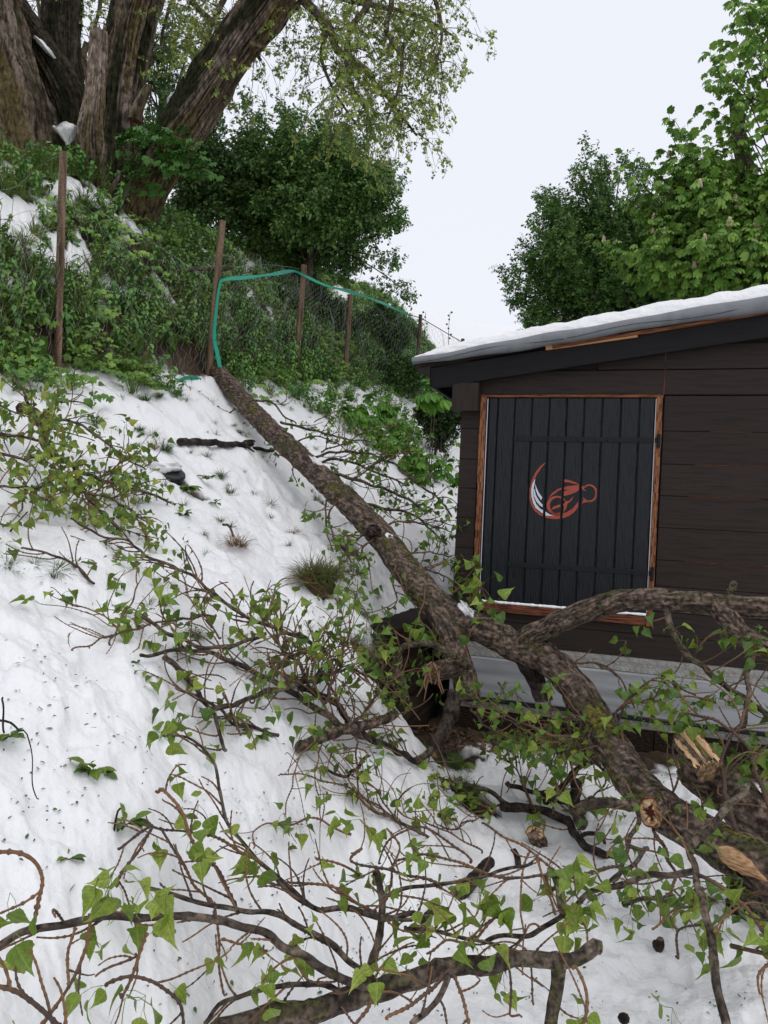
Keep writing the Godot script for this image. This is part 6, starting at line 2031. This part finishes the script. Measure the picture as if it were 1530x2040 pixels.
	for k in 2600:
		var p := G(rnd(0, 1530), rnd(770, 2040))
		if p.z > -1.0 or H(p.x, p.z) < 0.0:
			continue
		var cl := nz.get_noise_2d(p.x * 1.5 + 5.0, p.z * 1.5)
		if cl < rnd(-0.4, 0.4):
			continue
		p = Vector3(p.x, ground_y(p.x, p.z) + 0.004, p.z)
		var tr := Transform3D(facing(rvec() * Vector3(1, 0.3, 1), UPV + rvec() * 0.5).scaled(Vector3(rnd(0.3, 0.8), 0.5, rnd(0.4, 1.2))), p)
		if k % 3 == 0:
			xb.append(tr.scaled_local(Vector3.ONE * 0.9))
		else:
			xa.append(tr.scaled_local(Vector3.ONE * 0.6))
	tag(many("bark_crumbs", clump("bit"), M.twig, xa, tints(Color(0.03, 0.02, 0.015), Color(0.12, 0.06, 0.03))), "crumbs of bark and twig strewn over the snow", "crumbs")
	tag(many("leaf_scraps", clump("bit"), M.foliage, xb, tints(Color(0.035, 0.10, 0.02), Color(0.09, 0.18, 0.03))), "small scraps of green leaf strewn over the snow", "leaf scraps")
	# dead leaves lying on the bare soil by the sleepers and along the fence foot
	var xd := []
	for k in 1500:
		var s := rnd(4.25, 5.35) if k % 3 > 0 else rnd(4.0, 13.0)
		var tt := rnd(0.2, 1.5) if k % 3 > 0 else rnd(4.62, 4.95)
		var x := AX * s - 0.9507 * tt
		var z := AZ * s - 0.3102 * tt
		if k % 3 > 0 and (s < 4.98 and tt < 1.0):
			continue
		xd.append(Transform3D(facing(rvec() * Vector3(1, 0.4, 1), UPV + rvec() * 0.7).scaled(Vector3.ONE * rnd(0.8, 2.0)), Vector3(x, ground_y(x, z) + 0.006, z)))
	tag(many("dead_leaves", clump("bit"), M.foliage, xd, tints(Color(0.05, 0.03, 0.018), Color(0.16, 0.09, 0.045))), "brown dead leaves lying on the bare soil beside the sleepers", "dead leaves")
	# short grass poking through, thicker at the top of the bank and beside the shed
	var xg := []
	for k in 2600:
		var s := rnd(1.2, 12.5)
		var tt := rnd(1.6, 4.6)
		var x := AX * s - 0.9507 * tt
		var z := AZ * s - 0.3102 * tt
		var w := 0.20 + 0.9 * smoothstep(3.4, 4.6, tt) * smoothstep(4.5, 7.0, s) + 1.2 * smoothstep(7.6, 9.0, s)
		if nz.get_noise_2d(x * 3.0, z * 3.0) + 0.25 * nz.get_noise_2d(x * 11.0, z * 11.0) < 0.62 - 0.32 * w:
			continue
		xg.append(Transform3D(facing(N + rvec(), UPV + N * 0.6).scaled(Vector3.ONE * rnd(0.25, 0.55)), Vector3(x, ground_y(x, z) - 0.01, z)))
	for k in 90:   # hanging over the edge of the bank by the sleepers
		var s := rnd(4.2, 5.4)
		var tt := rnd(1.43, 1.55)
		if k % 2 == 0:
			s = rnd(4.25, 4.6)
			tt = rnd(0.95, 1.45)
		var x := AX * s - 0.9507 * tt
		var z := AZ * s - 0.3102 * tt
		xg.append(Transform3D(facing(N + U * 0.6 + rvec() * 0.5, UPV + N * 0.4 + U * 0.4).scaled(Vector3.ONE * rnd(0.3, 0.65)), Vector3(x, ground_y(x, z) - 0.01, z)))
	tag(many("short_grass", clump("grass"), M.grass, xg, tints(Color(0.05, 0.11, 0.025), Color(0.10, 0.115, 0.035))), "short grass blades poking through the snow on the bank", "grass")


func ground_y(x: float, z: float) -> float:
	var y := H(x, z) + 0.045 * nz.get_noise_2d(x * 1.6, z * 1.6) + 0.015 * nz.get_noise_2d(x * 6.0 + 50.0, z * 6.0)
	y += 0.005 * nz.get_noise_2d(x * 19.0, z * 19.0 + 30.0)
	return y


func _ready() -> void:
	rng.seed = 7
	nz.noise_type = FastNoiseLite.TYPE_SIMPLEX_SMOOTH
	nz.fractal_type = FastNoiseLite.FRACTAL_NONE
	nz.frequency = 1.0
	nz.seed = 3
	CORNER = Vector3(AX, 0, AZ) * 5.42 + Vector3(-0.9507, 0, -0.3102) * 1.22
	# camera
	var cam := Camera3D.new()
	cam.name = "camera"
	cam.fov = rad_to_deg(2.0 * atan(1020.0 / F))
	cam.near = 0.05
	cam.far = 400.0
	cam.position = Vector3(0, EYE, 0)
	cam.rotation = Vector3(0, 0, asin(SR))
	add_child(cam)
	cam.current = true
	# overcast sky
	var env := Environment.new()
	env.background_mode = Environment.BG_SKY
	env.tonemap_mode = Environment.TONE_MAPPER_LINEAR
	env.tonemap_exposure = 1.08
	var sk := ProceduralSkyMaterial.new()
	sk.sky_top_color = Color(0.905, 0.918, 0.955)
	sk.sky_horizon_color = Color(0.922, 0.934, 0.966)
	sk.sky_curve = 0.15
	sk.ground_bottom_color = Color(0.75, 0.76, 0.78)
	sk.ground_horizon_color = Color(0.85, 0.86, 0.88)
	sk.sun_angle_max = 1.0
	var sky := Sky.new()
	sky.sky_material = sk
	env.sky = sky
	env.sdfgi_enabled = true
	env.ssao_enabled = true
	env.ssil_enabled = true
	var we := WorldEnvironment.new()
	we.name = "environment"
	we.environment = env
	add_child(we)
	var sun := DirectionalLight3D.new()
	sun.name = "sun"
	sun.light_energy = 0.18
	sun.light_angular_distance = 40.0
	sun.light_color = Color(1.0, 0.98, 0.95)
	sun.shadow_enabled = true
	sun.rotation = Vector3(deg_to_rad(-62), deg_to_rad(25), 0)
	sun.sky_mode = DirectionalLight3D.SKY_MODE_LIGHT_ONLY
	add_child(sun)
	make_materials()
	make_leaf_meshes()
	ground()
	shed()
	fence()
	trees()
	poplar()
	bank_plants()
	fallen_tree()
	fallen_branches()
	small_things()
